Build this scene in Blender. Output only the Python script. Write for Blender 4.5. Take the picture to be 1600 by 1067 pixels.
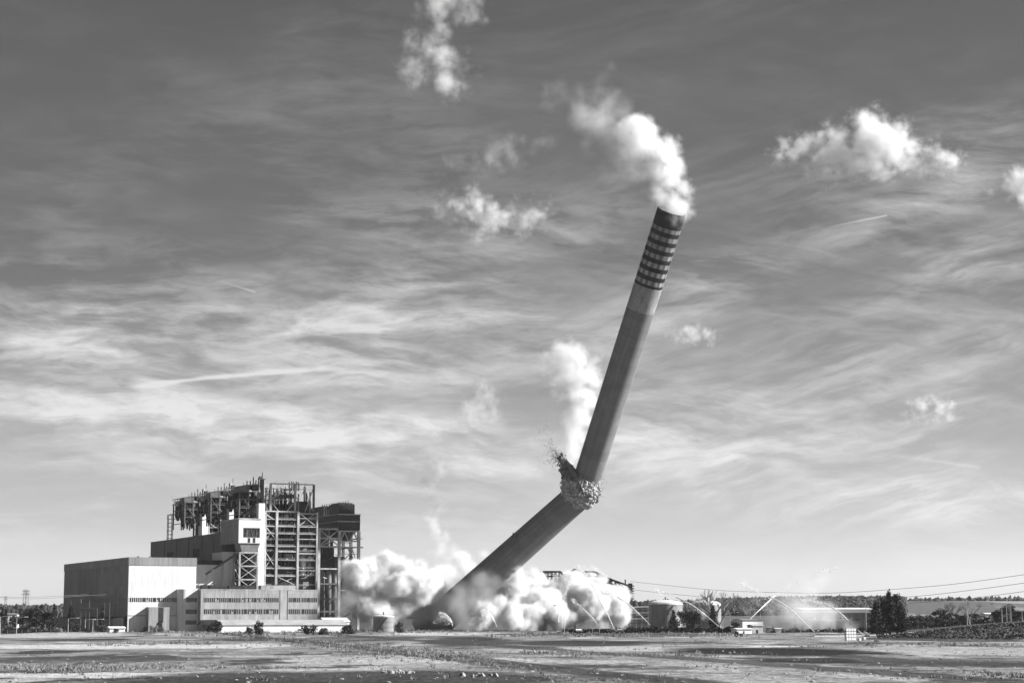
import bpy, bmesh, math, random
from mathutils import Vector, Matrix, noise as mnoise
S = bpy.context.scene
for _o in list(bpy.data.objects):
    bpy.data.objects.remove(_o)
C = S.collection
rad = math.radians

# ------------------------------------------------------------------ camera
F_PX, CX, CY, HZ = 3111.0, 800.0, 533.5, 962.0     # focal length, image centre and eye level in photo pixels
PITCH = math.atan((HZ - CY) / F_PX)
CAMZ = 10.0
cam = bpy.data.objects.new('camera', bpy.data.cameras.new('camera'))
C.objects.link(cam)
cam.location = (0, 0, CAMZ)
cam.rotation_euler = (rad(90) + PITCH, 0, 0)
cam.data.sensor_width = 36
cam.data.lens = F_PX / 1600 * 36
cam.data.clip_start = 1.0
cam.data.clip_end = 60000
S.camera = cam

# ------------------------------------------------------------------ light
SUN = Vector((0.85, -0.05, 0.51)).normalized()
sl = bpy.data.lights.new('sun', 'SUN')
sl.energy = 5.0
sl.angle = rad(0.5)
sl.color = (1.0, 1.0, 1.0)
so = bpy.data.objects.new('sun', sl)
C.objects.link(so)
so.rotation_euler = (-SUN).to_track_quat('-Z', 'Y').to_euler()
so.location = (600, 300, 600)

S.view_settings.view_transform = 'Standard'
S.view_settings.look = 'None'
S.view_settings.gamma = 1.0
S.view_settings.exposure = 1.25
S.cycles.volume_bounces = 4
S.cycles.max_bounces = 8
S.cycles.diffuse_bounces = 3
S.cycles.transparent_max_bounces = 24
S.cycles.volume_max_steps = 512
S.cycles.sample_clamp_indirect = 6.0

# ------------------------------------------------------------------ node helper
class NT:
    """small wrapper: n.math('ADD', a, b) etc. return output sockets"""
    def __init__(s, tree):
        s.t = tree
        s.N = tree.nodes
        s.L = tree.links
    def put(s, sock, v):
        if isinstance(v, bpy.types.NodeSocket):
            s.L.new(v, sock)
        elif v is not None:
            sock.default_value = v
    def new(s, typ, **kw):
        n = s.N.new(typ)
        for k, v in kw.items():
            setattr(n, k, v)
        return n
    def math(s, op, a, b=None, c=None, clamp=False):
        n = s.new('ShaderNodeMath', operation=op, use_clamp=clamp)
        for i, v in enumerate((a, b, c)):
            s.put(n.inputs[i], v)
        return n.outputs[0]
    def vmath(s, op, a, b=None, out=0):
        n = s.new('ShaderNodeVectorMath', operation=op)
        s.put(n.inputs[0], a)
        if op == 'SCALE':
            s.put(n.inputs['Scale'], b)
        else:
            s.put(n.inputs[1], b)
        return n.outputs['Value'] if out else n.outputs[0]
    def rng(s, v, a, b, c, d, interp='LINEAR'):
        n = s.new('ShaderNodeMapRange', interpolation_type=interp)
        n.clamp = True
        for i, x in zip(range(5), (v, a, b, c, d)):
            s.put(n.inputs[i], x)
        return n.outputs[0]
    def mix(s, f, a, b, typ='FLOAT'):
        n = s.new('ShaderNodeMix', data_type=typ)
        k = {'FLOAT': (2, 3), 'RGBA': (6, 7)}[typ]
        s.put(n.inputs[0], f)
        s.put(n.inputs[k[0]], a)
        s.put(n.inputs[k[1]], b)
        return n.outputs[0 if typ == 'FLOAT' else 2]
    def noise(s, vec, scale, detail=4, rough=.5, dist=0.0, out=0):
        n = s.new('ShaderNodeTexNoise')
        s.put(n.inputs['Vector'], vec)
        n.inputs['Scale'].default_value = scale
        n.inputs['Detail'].default_value = detail
        n.inputs['Roughness'].default_value = rough
        n.inputs['Distortion'].default_value = dist
        return n.outputs[out]
    def sep(s, vec):
        n = s.new('ShaderNodeSeparateXYZ')
        s.put(n.inputs[0], vec)
        return n.outputs
    def xyz(s, x, y, z):
        n = s.new('ShaderNodeCombineXYZ')
        for i, v in enumerate((x, y, z)):
            s.put(n.inputs[i], v)
        return n.outputs[0]
    def vor(s, vec, scale, detail=2, rough=.5, smooth=1.0):
        n = s.new('ShaderNodeTexVoronoi', feature='SMOOTH_F1')
        s.put(n.inputs['Vector'], vec)
        n.inputs['Scale'].default_value = scale
        n.inputs['Detail'].default_value = detail
        n.inputs['Roughness'].default_value = rough
        n.inputs['Smoothness'].default_value = smooth
        return n.outputs['Distance']

# ------------------------------------------------------------------ sky (black-and-white, thin cirrus)
def build_world():
    w = bpy.data.worlds.new('World')
    S.world = w
    w.cycles.sampling_method = 'MANUAL'
    w.cycles.sample_map_resolution = 256
    w.use_nodes = True
    n = NT(w.node_tree)
    n.N.clear()
    sky = n.new('ShaderNodeTexSky', sky_type='NISHITA')
    sky.sun_disc = False
    sky.sun_elevation = math.asin(SUN.z)
    sky.sun_rotation = math.atan2(SUN.x, SUN.y)
    sky.air_density = 1.0
    sky.dust_density = 0.6
    sky.ozone_density = 1.0
    sp = n.new('ShaderNodeSeparateColor')
    n.L.new(sky.outputs[0], sp.inputs[0])
    # film with an orange filter: mostly the red channel
    g = n.math('ADD', n.math('MULTIPLY', sp.outputs[0], 0.75), n.math('MULTIPLY', sp.outputs[1], 0.25))
    d = n.new('ShaderNodeTexCoord').outputs['Generated']
    x, y, z = n.sep(d)
    yy = n.math('MAXIMUM', n.math('ABSOLUTE', y), 0.15)
    a = n.math('DIVIDE', x, yy)            # azimuth tangent  (-.26 .. .26 in the view)
    e = n.math('DIVIDE', z, yy)            # elevation tangent (0 .. .32)
    # fibrous cirrus: three families of streaks, each with its own slant, warped by slow eddies
    def streaks(slope, fa, fc, warp, seed, det=7, rough=.66, wf=7.0):
        along = n.math('ADD', n.math('MULTIPLY', a, fa), n.math('MULTIPLY', e, fa * slope))
        cross = n.math('MULTIPLY', n.math('SUBTRACT', e, n.math('MULTIPLY', a, slope)), fc)
        v = n.xyz(along, cross, seed)
        w = n.noise(n.xyz(n.math('MULTIPLY', a, wf), n.math('MULTIPLY', e, wf * 2.0), seed + 3.3), 1.0, 4, .55, out=1)
        v = n.vmath('ADD', v, n.vmath('SCALE', n.vmath('SUBTRACT', w, (.5, .5, .5)), warp))
        return n.noise(v, 1.0, det, rough)
    s1 = streaks(.03, 9.0, 74.0, 3.0, 1.7)              # near level, left and low
    s2 = streaks(.30, 9.0, 72.0, 2.2, 5.1)             # rising to the right
    s3 = streaks(-.16, 12.0, 76.0, 2.4, 9.4)            # sinking to the right, fine
    def region(scale, seed, lo, hi):
        return n.rng(n.noise(n.xyz(n.math('MULTIPLY', a, scale), n.math('MULTIPLY', e, scale * 2.2), seed), 1.0, 3, .55), lo, hi, 0.0, 1.0, 'SMOOTHSTEP')
    side = n.rng(n.math('ADD', a, n.math('MULTIPLY', n.math('SUBTRACT', region(9.0, 2.0, .2, .8), .5), .10)), -.03, .09, 0.0, 1.0, 'SMOOTHSTEP')
    st = n.mix(side, s1, s2)
    st = n.mix(n.math('MULTIPLY', region(11.0, 21.0, .42, .58), .85), st, s3)
    fib = streaks(.10, 26.0, 250.0, 3.0, 13.1, 4, .6, 14.0)
    st = n.math('ADD', st, n.math('MULTIPLY', n.math('SUBTRACT', fib, .5), .16))
    c1 = n.rng(st, .43, .70, 0.0, 1.0)
    bmask = n.math('ADD', n.math('MULTIPLY', region(8.0, 31.0, .38, .64), .9), .10)
    hm = n.rng(e, 0.27, 0.13, 0.22, 1.0, 'SMOOTHSTEP')
    hm2 = n.rng(e, 0.004, 0.05, 0.15, 1.0, 'SMOOTHSTEP')
    amt = n.math('MULTIPLY', n.math('MULTIPLY', n.math('MULTIPLY', c1, bmask), hm), hm2)
    # banks of cirrus, placed by direction (azimuth tangent, elevation tangent, widths, slope, strength)
    banks = [(-.19, .128, .11, .020, -.05, .75), (-.10, .092, .13, .012, -.05, .85), (-.22, .105, .07, .012, -.05, .7), (-.20, .078, .10, .010, -.06, .45),
             (-.04, .150, .07, .018, .12, .65), (-.06, .118, .05, .014, -.10, .45), (.02, .085, .07, .012, -.05, .5),
             (.17, .120, .13, .020, .28, .55), (.12, .075, .10, .012, .22, .55), (.22, .058, .07, .010, .06, .85), (.06, .150, .08, .012, .30, .5),
             (.21, .165, .08, .014, .30, .45), (.02, .205, .14, .018, .12, .25), (-.15, .16, .12, .012, .10, .28), (.20, .205, .08, .012, .34, .4),
             (.235, .235, .04, .02, .3, .5), (-.05, .26, .14, .03, .05, .16)]
    tot = None
    wn = n.math('MULTIPLY', n.math('SUBTRACT', n.noise(n.xyz(n.math('MULTIPLY', a, 16.0), n.math('MULTIPLY', e, 46.0), 2.0), 1.0, 6, .62), .5), 3.0)
    for (ca, ce, wa, we, sl_, am) in banks:
        da = n.math('SUBTRACT', a, ca)
        de = n.math('SUBTRACT', n.math('SUBTRACT', e, ce), n.math('MULTIPLY', da, sl_))
        q = n.math('ADD', n.math('POWER', n.math('DIVIDE', da, wa), 2.0), n.math('POWER', n.math('ADD', n.math('DIVIDE', de, we), wn), 2.0))
        g1 = n.math('MULTIPLY', n.math('EXPONENT', n.math('MULTIPLY', q, -1.0)), am)
        tot = g1 if tot is None else n.math('ADD', tot, g1)
    tex = n.rng(st, .37, .64, .16, 1.15)
    front = n.rng(y, 0.0, .3, 0.0, 1.0)
    # one long bright feather, left of centre: slightly bowed
    A0, E0 = dir_ae(195, 606)
    A1, E1 = dir_ae(530, 576)
    tt = n.math('DIVIDE', n.math('SUBTRACT', a, A0), A1 - A0)
    bow = n.math('MULTIPLY', n.math('MULTIPLY', tt, n.math('SUBTRACT', 1.0, tt)), .0052)
    rr_ = n.math('SUBTRACT', n.math('SUBTRACT', n.math('SUBTRACT', e, E0), n.math('MULTIPLY', tt, E1 - E0)), bow)
    fw = n.math('ADD', .0011, n.math('MULTIPLY', n.math('SUBTRACT', s3, .4), .004))
    fe = n.math('EXPONENT', n.math('MULTIPLY', n.math('POWER', n.math('DIVIDE', rr_, fw), 2.0), -1.0))
    fe = n.math('MULTIPLY', n.math('MULTIPLY', fe, n.math('MULTIPLY', n.rng(tt, 0.0, .12, 0.0, 1.0), n.rng(tt, .75, 1.05, 1.0, 0.0))), .75)
    tot = n.math('MULTIPLY', n.math('ADD', n.math('MULTIPLY', tot, tex), fe), front)
    cov = n.math('ADD', n.math('MULTIPLY', amt, 0.55), tot, clamp=True)
    # condensation trails: thin straight lines
    def trail(x0, y0, x1, y1, wd, am):
        A0, E0 = dir_ae(x0, y0)
        A1, E1 = dir_ae(x1, y1)
        L = math.hypot(A1 - A0, E1 - E0)
        ux, uy = (A1 - A0) / L, (E1 - E0) / L
        da, de = n.math('SUBTRACT', a, A0), n.math('SUBTRACT', e, E0)
        s_ = n.math('ADD', n.math('MULTIPLY', da, ux), n.math('MULTIPLY', de, uy))
        r_ = n.math('SUBTRACT', n.math('MULTIPLY', da, -uy), n.math('MULTIPLY', de, -ux))
        m1 = n.math('EXPONENT', n.math('MULTIPLY', n.math('POWER', n.math('DIVIDE', r_, wd), 2.0), -1.0))
        m2 = n.math('MULTIPLY', n.rng(s_, 0.0, L * .8, 0.0, 1.0), n.rng(s_, L, L + .0006, 1.0, 0.0))
        return n.math('MULTIPLY', n.math('MULTIPLY', m1, m2), n.math('MULTIPLY', front, am))
    for tr in ((1290, 356, 1385, 337, .00035, .7), (338, 438, 398, 456, .0004, .45), (1320, 699, 1530, 730, .0009, .25)):
        cov = n.math('ADD', cov, trail(*tr), clamp=True)
    cl = n.mix(n.rng(e, 0.06, .30, 0, 1), 6.0, 3.2)
    g = n.math('MULTIPLY', g, n.math('MULTIPLY', n.rng(e, 0.02, 0.17, 0.82, 0.36), n.rng(e, 0.0, 0.045, 1.3, 1.0)))
    v = n.mix(cov, n.math('MULTIPLY', g, SKY_GAIN), cl)
    # below the horizon
    bg = n.new('ShaderNodeBackground')
    cc = n.new('ShaderNodeCombineColor')
    for i in range(3):
        n.L.new(v, cc.inputs[i])
    n.L.new(cc.outputs[0], bg.inputs[0])
    bg.inputs[1].default_value = 0.06
    out = n.new('ShaderNodeOutputWorld')
    n.L.new(bg.outputs[0], out.inputs[0])

def ray(px, py):
    """direction through a photo pixel, scaled so that y = 1"""
    c, s = math.cos(PITCH), math.sin(PITCH)
    a, b = px - CX, CY - py
    d = Vector((a, c * F_PX - s * b, s * F_PX + c * b))
    return d / d.y
def dir_ae(px, py):
    d = ray(px, py)
    return d.x, d.z
def at(px, py, Y):
    d = ray(px, py)
    return Vector((d.x * Y, Y, CAMZ + d.z * Y))
def gnd(px, py, z=0.0):
    d = ray(px, py)
    Y = (z - CAMZ) / d.z
    return Vector((d.x * Y, Y, z))
SKY_GAIN = 1.0
build_world()

# ------------------------------------------------------------------ object helpers
def tag(o, label=None, cat=None, group=None, kind=None):
    if label: o['label'] = label
    if cat: o['category'] = cat
    if group: o['group'] = group
    if kind: o['kind'] = kind
    return o
def empty(name, loc, label, cat, group=None, rz=0.0):
    o = bpy.data.objects.new(name, None)
    C.objects.link(o)
    o.location = loc
    o.rotation_euler = (0, 0, rz)
    o.empty_display_size = 1
    return tag(o, label, cat, group)
# ------------------------------------------------------------------ materials (all neutral: the photograph is black and white)
def mat(name, col, rough=.8, var=.25, scale=.15, streak=0.0, panel=None, spec=.3, metal=0.0, fine=0.0, bump=0.0):
    """grey surface; var = blotch strength, streak = vertical weather streaks, panel = (spacing, strength) of cladding sheets"""
    m = bpy.data.materials.new(name)
    m.use_nodes = True
    n = NT(m.node_tree)
    b = n.N['Principled BSDF']
    P = n.new('ShaderNodeTexCoord').outputs['Object']
    f = n.rng(n.noise(P, scale, 5, .6), .3, .7, 1 - var, 1 + var)
    x, y, z = n.sep(P)
    if streak:
        q = n.xyz(n.math('MULTIPLY', x, 1.0), n.math('MULTIPLY', y, 1.0), n.math('MULTIPLY', z, .06))
        f = n.math('MULTIPLY', f, n.rng(n.noise(q, .6, 5, .65), .3, .7, 1 - streak, 1 + streak * .6))
    if panel:
        sp, st = panel
        h = n.math('FLOOR', n.math('DIVIDE', n.math('ADD', x, n.math('MULTIPLY', y, 1.0)), sp))
        hz = n.math('FLOOR', n.math('DIVIDE', z, sp * 3.1))
        wn = n.new('ShaderNodeTexWhiteNoise', noise_dimensions='3D')
        n.put(wn.inputs[0], n.xyz(h, hz, 0.0))
        f = n.math('MULTIPLY', f, n.rng(wn.outputs[0], 0, 1, 1 - st, 1 + st * .5))
        fr = n.math('FRACT', n.math('DIVIDE', n.math('ADD', x, y), sp))
        f = n.math('MULTIPLY', f, n.rng(fr, 0.0, .09, .8, 1.0))
    if fine:
        f = n.math('MULTIPLY', f, n.rng(n.noise(P, 1.4, 4, .7), .3, .7, 1 - fine, 1 + fine))
    v = n.math('MULTIPLY', f, col)
    cc = n.new('ShaderNodeCombineColor')
    for i in range(3):
        n.L.new(v, cc.inputs[i])
    n.L.new(cc.outputs[0], b.inputs['Base Color'])
    b.inputs['Roughness'].default_value = rough
    b.inputs['Specular IOR Level'].default_value = spec
    b.inputs['Metallic'].default_value = metal
    if bump:
        bp = n.new('ShaderNodeBump')
        bp.inputs['Strength'].default_value = bump
        bp.inputs['Distance'].default_value = .5
        n.L.new(n.noise(P, 1.2, 5, .65), bp.inputs['Height'])
        n.L.new(bp.outputs[0], b.inputs['Normal'])
    return m
M = dict(
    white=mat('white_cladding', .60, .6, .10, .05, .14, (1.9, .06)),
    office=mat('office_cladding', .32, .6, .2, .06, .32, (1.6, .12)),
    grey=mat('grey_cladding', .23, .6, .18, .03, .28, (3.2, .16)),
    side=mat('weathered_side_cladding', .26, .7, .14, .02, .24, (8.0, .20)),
    dark=mat('dark_sheet_metal', .026, .5, .35, .10, .3, (1.4, .25)),
    black=mat('sooty_equipment', .022, .7, .6, .25, .3),
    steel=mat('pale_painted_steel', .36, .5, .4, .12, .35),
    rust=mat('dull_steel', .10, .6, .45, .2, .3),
    glass=mat('dark_window_glass', .025, .15, .4, .7, 0, None, .6),
    conc=mat('concrete', .30, .9, .18, .2, .25, None, .2, fine=.1),
    roof=mat('roof_sheet', .20, .7, .15, .1, .1, (2.2, .1)),
    pale=mat('pale_plaster', .68, .8, .12, .2, .15),
    tank=mat('tank_steel', .22, .55, .14, .1, .3, (2.6, .1)),
    tankroof=mat('tank_roof_steel', .58, .6, .10, .1),
    rubble=mat('broken_concrete', .36, .95, .45, .35, 0, None, .1, fine=.35, bump=1.0),
    bark=mat('bark', .09, .9, .3, 1.5),
    bare=mat('bare_twigs', .22, .9, .3, 1.5),
    wire=mat('cable_steel', .12, .5, .2, 1),
    pole=mat('galvanised_pole', .34, .5, .2, .8),
    plastic=mat('white_plastic', .80, .4, .06, 2),
    cage=mat('cage_bars', .40, .4, .2, 2),
    rubber=mat('rubber', .03, .9, .2, 3),
    machine=mat('machine_paint', .30, .5, .3, 1.5),
)
def leafmat(name, col):
    m = bpy.data.materials.new(name)
    m.use_nodes = True
    n = NT(m.node_tree)
    b = n.N['Principled BSDF']
    P = n.new('ShaderNodeTexCoord').outputs['Object']
    v = n.math('MULTIPLY', n.rng(n.noise(P, .9, 4, .6), .3, .7, .45, 1.6), col)
    cc = n.new('ShaderNodeCombineColor')
    for i in range(3):
        n.L.new(v, cc.inputs[i])
    n.L.new(cc.outputs[0], b.inputs['Base Color'])
    b.inputs['Roughness'].default_value = .7
    b.inputs['Specular IOR Level'].default_value = .2
    return m
M['leaf'] = leafmat('dark_foliage', .024)
M['leaf2'] = leafmat('olive_foliage', .05)
M['dry'] = leafmat('dry_grass', .20)
M['far'] = leafmat('forest_foliage', .028)

# ------------------------------------------------------------------ mesh builder
class MB:
    def __init__(s):
        s.v, s.f = [], []
    def add(s, vs, fs):
        k = len(s.v)
        s.v += [tuple(p) for p in vs]
        s.f += [tuple(i + k for i in q) for q in fs]
        return s
    def box(s, x0, x1, y0, y1, z0, z1):
        if x0 > x1: x0, x1 = x1, x0
        if y0 > y1: y0, y1 = y1, y0
        if z0 > z1: z0, z1 = z1, z0
        vs = [(x, y, z) for z in (z0, z1) for y in (y0, y1) for x in (x0, x1)]
        return s.add(vs, [(0, 2, 3, 1), (4, 5, 7, 6), (0, 1, 5, 4), (2, 6, 7, 3), (0, 4, 6, 2), (1, 3, 7, 5)])
    def beam(s, p, q, w, h=None):
        p, q = Vector(p), Vector(q)
        h = h or w
        d = (q - p)
        if d.length < 1e-6: return s
        d.normalize()
        a = d.cross(Vector((0, 0, 1)))
        if a.length < .01: a = Vector((1, 0, 0))
        a.normalize()
        b = a.cross(d)
        a, b = a * w / 2, b * h / 2
        vs = [c + i * a + j * b for c in (p, q) for j in (-1, 1) for i in (-1, 1)]
        return s.add(vs, [(0, 2, 3, 1), (4, 5, 7, 6), (0, 1, 5, 4), (2, 6, 7, 3), (0, 4, 6, 2), (1, 3, 7, 5)])
    def tube(s, pts, rs, seg=10, caps=True):
        pts = [Vector(p) for p in pts]
        if not hasattr(rs, '__len__'): rs = [rs] * len(pts)
        vs, fs = [], []
        up = Vector((0, 0, 1))
        for i, p in enumerate(pts):
            d = (pts[min(i + 1, len(pts) - 1)] - pts[max(i - 1, 0)]).normalized()
            a = d.cross(up)
            if a.length < .05: a = d.cross(Vector((0, 1, 0)))
            a.normalize()
            b = a.cross(d)
            for k in range(seg):
                t = 2 * math.pi * k / seg
                vs.append(p + (a * math.cos(t) + b * math.sin(t)) * rs[i])
        for i in range(len(pts) - 1):
            for k in range(seg):
                k2 = (k + 1) % seg
                fs.append((i * seg + k, i * seg + k2, (i + 1) * seg + k2, (i + 1) * seg + k))
        if caps:
            fs.append(tuple(range(seg))[::-1])
            fs.append(tuple((len(pts) - 1) * seg + k for k in range(seg)))
        return s.add(vs, fs)
    def lathe(s, c, prof, seg=32):
        c = Vector(c)
        vs, fs = [], []
        for r, z in prof:
            for k in range(seg):
                t = 2 * math.pi * k / seg
                vs.append(c + Vector((math.cos(t) * r, math.sin(t) * r, z)))
        for i in range(len(prof) - 1):
            for k in range(seg):
                k2 = (k + 1) % seg
                fs.append((i * seg + k, i * seg + k2, (i + 1) * seg + k2, (i + 1) * seg + k))
        fs.append(tuple(range(seg))[::-1])
        fs.append(tuple((len(prof) - 1) * seg + k for k in range(seg)))
        return s.add(vs, fs)
    def prism(s, poly, y0, y1, axis='y'):
        """poly of (a, z) pushed along the other horizontal axis"""
        k = len(poly)
        g = (lambda a, z, y: (a, y, z)) if axis == 'y' else (lambda a, z, y: (y, a, z))
        vs = [g(a, z, y0) for a, z in poly] + [g(a, z, y1) for a, z in poly]
        fs = [tuple(range(k)), tuple(range(2 * k - 1, k - 1, -1))]
        fs += [(i, k + i, k + (i + 1) % k, (i + 1) % k) for i in range(k)]
        return s.add(vs, fs)
    def plan(s, poly, z0, z1):
        k = len(poly)
        vs = [(x, y, z0) for x, y in poly] + [(x, y, z1) for x, y in poly]
        fs = [tuple(range(k))[::-1], tuple(range(k, 2 * k))]
        fs += [(i, (i + 1) % k, k + (i + 1) % k, k + i) for i in range(k)]
        return s.add(vs, fs)
    def blob(s, c, r, rng, sub=1, jit=.3, sq=(1, 1, 1)):
        vs, fs = ICO[sub]
        c = Vector(c)
        o = Vector((rng.random(), rng.random(), rng.random())) * 99
        out = []
        for p in vs:
            k = 1 + jit * (mnoise.noise(p * 1.7 + o) * 1.6)
            out.append(c + Vector((p.x * sq[0], p.y * sq[1], p.z * sq[2])) * r * k)
        return s.add(out, fs)
    def build(s, name, m, parent=None, org=(0, 0, 0), smooth=False, loc=None):
        org = Vector(org)
        me = bpy.data.meshes.new(name)
        me.from_pydata([tuple(Vector(p) - org) for p in s.v], [], s.f)
        me.materials.append(M[m] if isinstance(m, str) else m)
        if smooth:
            me.polygons.foreach_set('use_smooth', [True] * len(me.polygons))
        me.update()
        o = bpy.data.objects.new(name, me)
        C.objects.link(o)
        if parent is not None: o.parent = parent
        if loc is not None: o.location = loc
        elif parent is None: o.location = org
        return o
def _ico(sub):
    bm = bmesh.new()
    bmesh.ops.create_icosphere(bm, subdivisions=sub, radius=1)
    r = ([v.co.copy() for v in bm.verts], [tuple(v.index for v in f.verts) for f in bm.faces])
    bm.free()
    return r
ICO = {1: _ico(1), 2: _ico(2), 3: _ico(3), 4: _ico(4), 5: _ico(5)}
def copy_tree(o, parent=None):
    c = o.copy()
    C.objects.link(c)
    if parent is not None: c.parent = parent
    for ch in [x for x in o.children]:
        copy_tree(ch, c)
    return c

# ------------------------------------------------------------------ plant frame: u along the fronts, v into the depth
GRID = rad(24.2)
PO = Vector((ray(198.7, 987).x * 1300, 1300, 0))
UA = Vector((math.cos(GRID), math.sin(GRID), 0))
VA = Vector((-math.sin(GRID), math.cos(GRID), 0))
def onv(px, py, v):
    """(u, z) where the ray of a photo pixel meets the vertical plane v = const of the plant"""
    d = ray(px, py)
    c = Vector((0, 0, CAMZ)) - PO
    t = (v - c.dot(VA)) / d.dot(VA)
    p = c + d * t
    return p.dot(UA), p.z
def onu(px, py, u):
    d = ray(px, py)
    c = Vector((0, 0, CAMZ)) - PO
    t = (u - c.dot(UA)) / d.dot(UA)
    p = c + d * t
    return p.dot(VA), p.z
def plant_thing(name, uv, label, cat, group=None):
    return empty(name, PO + UA * uv[0] + VA * uv[1], label, cat, group, GRID), (uv[0], uv[1], 0)

# ------------------------------------------------------------------ ground
GR = random.Random(5)
def bank_h(x, y):
    """scrub bank carrying the road at the right edge"""
    # foot line runs from photo (1340, 997) to the right
    r = x / y
    t = max(0.0, min(1.0, (r - .165) / .095))
    t = t * t * (3 - 2 * t)
    fy = 830 + 30 * (1 - t)
    k = max(0.0, min(1.0, (y - fy) / 42.0))
    k = k * k * (3 - 2 * k)
    return 6.2 * t * k * max(0.0, min(1.0, (2400 - y) / 900.0))
def far_h(x, y):
    if y < 1900: return 0.0
    t = min(1.0, (y - 1900) / 1600.0)
    t = t * t * (3 - 2 * t)
    s = x / y
    ridge = 20 + 13 * max(0, min(1, (s + .05) / .2)) + 6 * mnoise.noise(Vector((x / 900.0, y / 1500.0, 3)))
    return t * ridge + max(0, (y - 4200) / 4000.0) * 22
def ground_h(x, y):
    n1 = mnoise.noise(Vector((x / 55.0, y / 90.0, 0)))
    n2 = mnoise.noise(Vector((x / 14.0, y / 22.0, 5)))
    f = max(0.0, min(1.0, (1100 - y) / 200.0))
    h = (.28 * n1 + .16 * n2 + .07 * mnoise.noise(Vector((x / 5.0, y / 9.0, 2)))) * f
    # low spoil heaps between the yard and the plant
    b = math.exp(-((y - 1130 - 30 * mnoise.noise(Vector((x / 90.0, 0, 8)))) / 26.0) ** 2)
    h += b * max(0.0, .9 + 1.1 * mnoise.noise(Vector((x / 38.0, y / 60.0, 9)))) * (1 if x < 40 else .75)
    return h + bank_h(x, y) + far_h(x, y)
def build_ground():
    rows = []
    y = 180.0
    while y < 24000:
        rows.append(y)
        y *= 1.0125 if y < 1300 else 1.03
        if 780 < y < 960: y = rows[-1] + 5
    rows = [-3000.0, -200.0, 60.0] + rows
    nc = 260
    vs, fs = [], []
    for y in rows:
        w = max(700.0, abs(y) * .62)
        for i in range(nc + 1):
            s_ = (i / nc) * 2 - 1
            x = s_ * w if y > 100 else s_ * max(w, 4000)
            vs.append((x, y, ground_h(x, y) if y > 100 else 0))
    for j in range(len(rows) - 1):
        for i in range(nc):
            a = j * (nc + 1) + i
            fs.append((a, a + 1, a + nc + 2, a + nc + 1))
    m = bpy.data.materials.new('yard_surface')
    m.use_nodes = True
    n = NT(m.node_tree)
    b = n.N['Principled BSDF']
    P = n.new('ShaderNodeNewGeometry').outputs['Position']
    x, y, z = n.sep(P)
    P2 = n.xyz(x, n.math('MULTIPLY', y, .45), 0.0)
    wv = n.vmath('SCALE', n.vmath('SUBTRACT', n.noise(P2, .02, 4, .6, out=1), (.5, .5, .5)), 40.0)
    Pw = n.vmath('ADD', P2, wv)
    big = n.noise(Pw, .016, 6, .62)
    mid = n.noise(n.vmath('ADD', Pw, (300.0, 70.0, 0.0)), .06, 5, .6)
    fine = n.noise(P, .9, 5, .7)
    grit = n.noise(P, .25, 5, .7)
    # worn pale concrete, with old asphalt and damp dark patches
    basec = n.math('MULTIPLY', n.rng(grit, .3, .7, .14, .29), n.rng(n.noise(P, .09, 7, .72), .32, .68, .38, 1.5))
    basec = n.math('MULTIPLY', basec, n.rng(fine, .25, .75, .72, 1.25))
    dk = n.rng(big, .53, .60, 0.0, 1.0, 'SMOOTHSTEP')
    basec = n.mix(n.math('MULTIPLY', dk, .85), basec, n.math('MULTIPLY', fine, .085))
    dk2 = n.rng(mid, .585, .66, 0.0, .85, 'SMOOTHSTEP')
    basec = n.mix(dk2, basec, n.math('MULTIPLY', fine, .06))
    wet = n.noise(n.xyz(n.math('MULTIPLY', x, .03), n.math('MULTIPLY', y, .035), 4.0), 1.0, 6, .65)
    basec = n.mix(n.rng(wet, .57, .63, 0.0, .75, 'SMOOTHSTEP'), basec, n.math('MULTIPLY', fine, .05))
    lt = n.rng(n.noise(n.vmath('ADD', Pw, (900.0, -70.0, 0.0)), .035, 5, .6), .54, .60, 0.0, .8, 'SMOOTHSTEP')
    basec = n.mix(lt, basec, n.math('MULTIPLY', fine, .74))
    # old asphalt areas and worn pale slabs, with ragged edges
    ex = n.math('MULTIPLY', n.math('SUBTRACT', n.noise(P, .05, 6, .7), .5), 40.0)
    ey = n.math('MULTIPLY', n.math('SUBTRACT', n.noise(n.vmath('ADD', P, (50.0, 9.0, 0.0)), .04, 6, .68), .5), 60.0)
    patches = ((-60, 430, 1006, 1013, .46, .9), (-60, 720, 1050, 1058, .44, .9), (430, 760, 1024, 1042, .36, .6), (-60, 200, 990, 996, .40, .7), (880, 1060, 1010, 1016, .40, .7), (1350, 1650, 1010, 1024, .34, .7),
               (1000, 1180, 1036, 1050, .34, .6), (640, 830, 1055, 1075, .38, .8), (1050, 1300, 1056, 1075, .30, .7), (1150, 1250, 1009, 1011, .5, .9), (600, 800, 986, 992, .42, .8),
               (60, 210, 997, 1001.5, 0.025, .85), (330, 470, 996, 1001, 0.025, .8), (30, 140, 1016, 1020.5, 0.025, .85), (-40, 330, 1024, 1034, 0.055, .75), (370, 455, 1029, 1037, 0.020, .85), (490, 580, 1037.5, 1043, 0.025, .8),
               (180, 900, 1048, 1080, 0.028, .93), (470, 640, 993, 1003, 0.035, .7), (660, 800, 996, 1010, 0.025, .85), (800, 1010, 1000, 1009, 0.022, .9), (1050, 1360, 1012, 1024, 0.011, .96), (1170, 1340, 1027, 1036, 0.018, .9),
               (1380, 1560, 996, 1002, 0.030, .8), (1400, 1640, 1030, 1042, 0.040, .7), (900, 1080, 988, 994, 0.035, .7), (1000, 1100, 1040, 1046, 0.025, .6))
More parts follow.
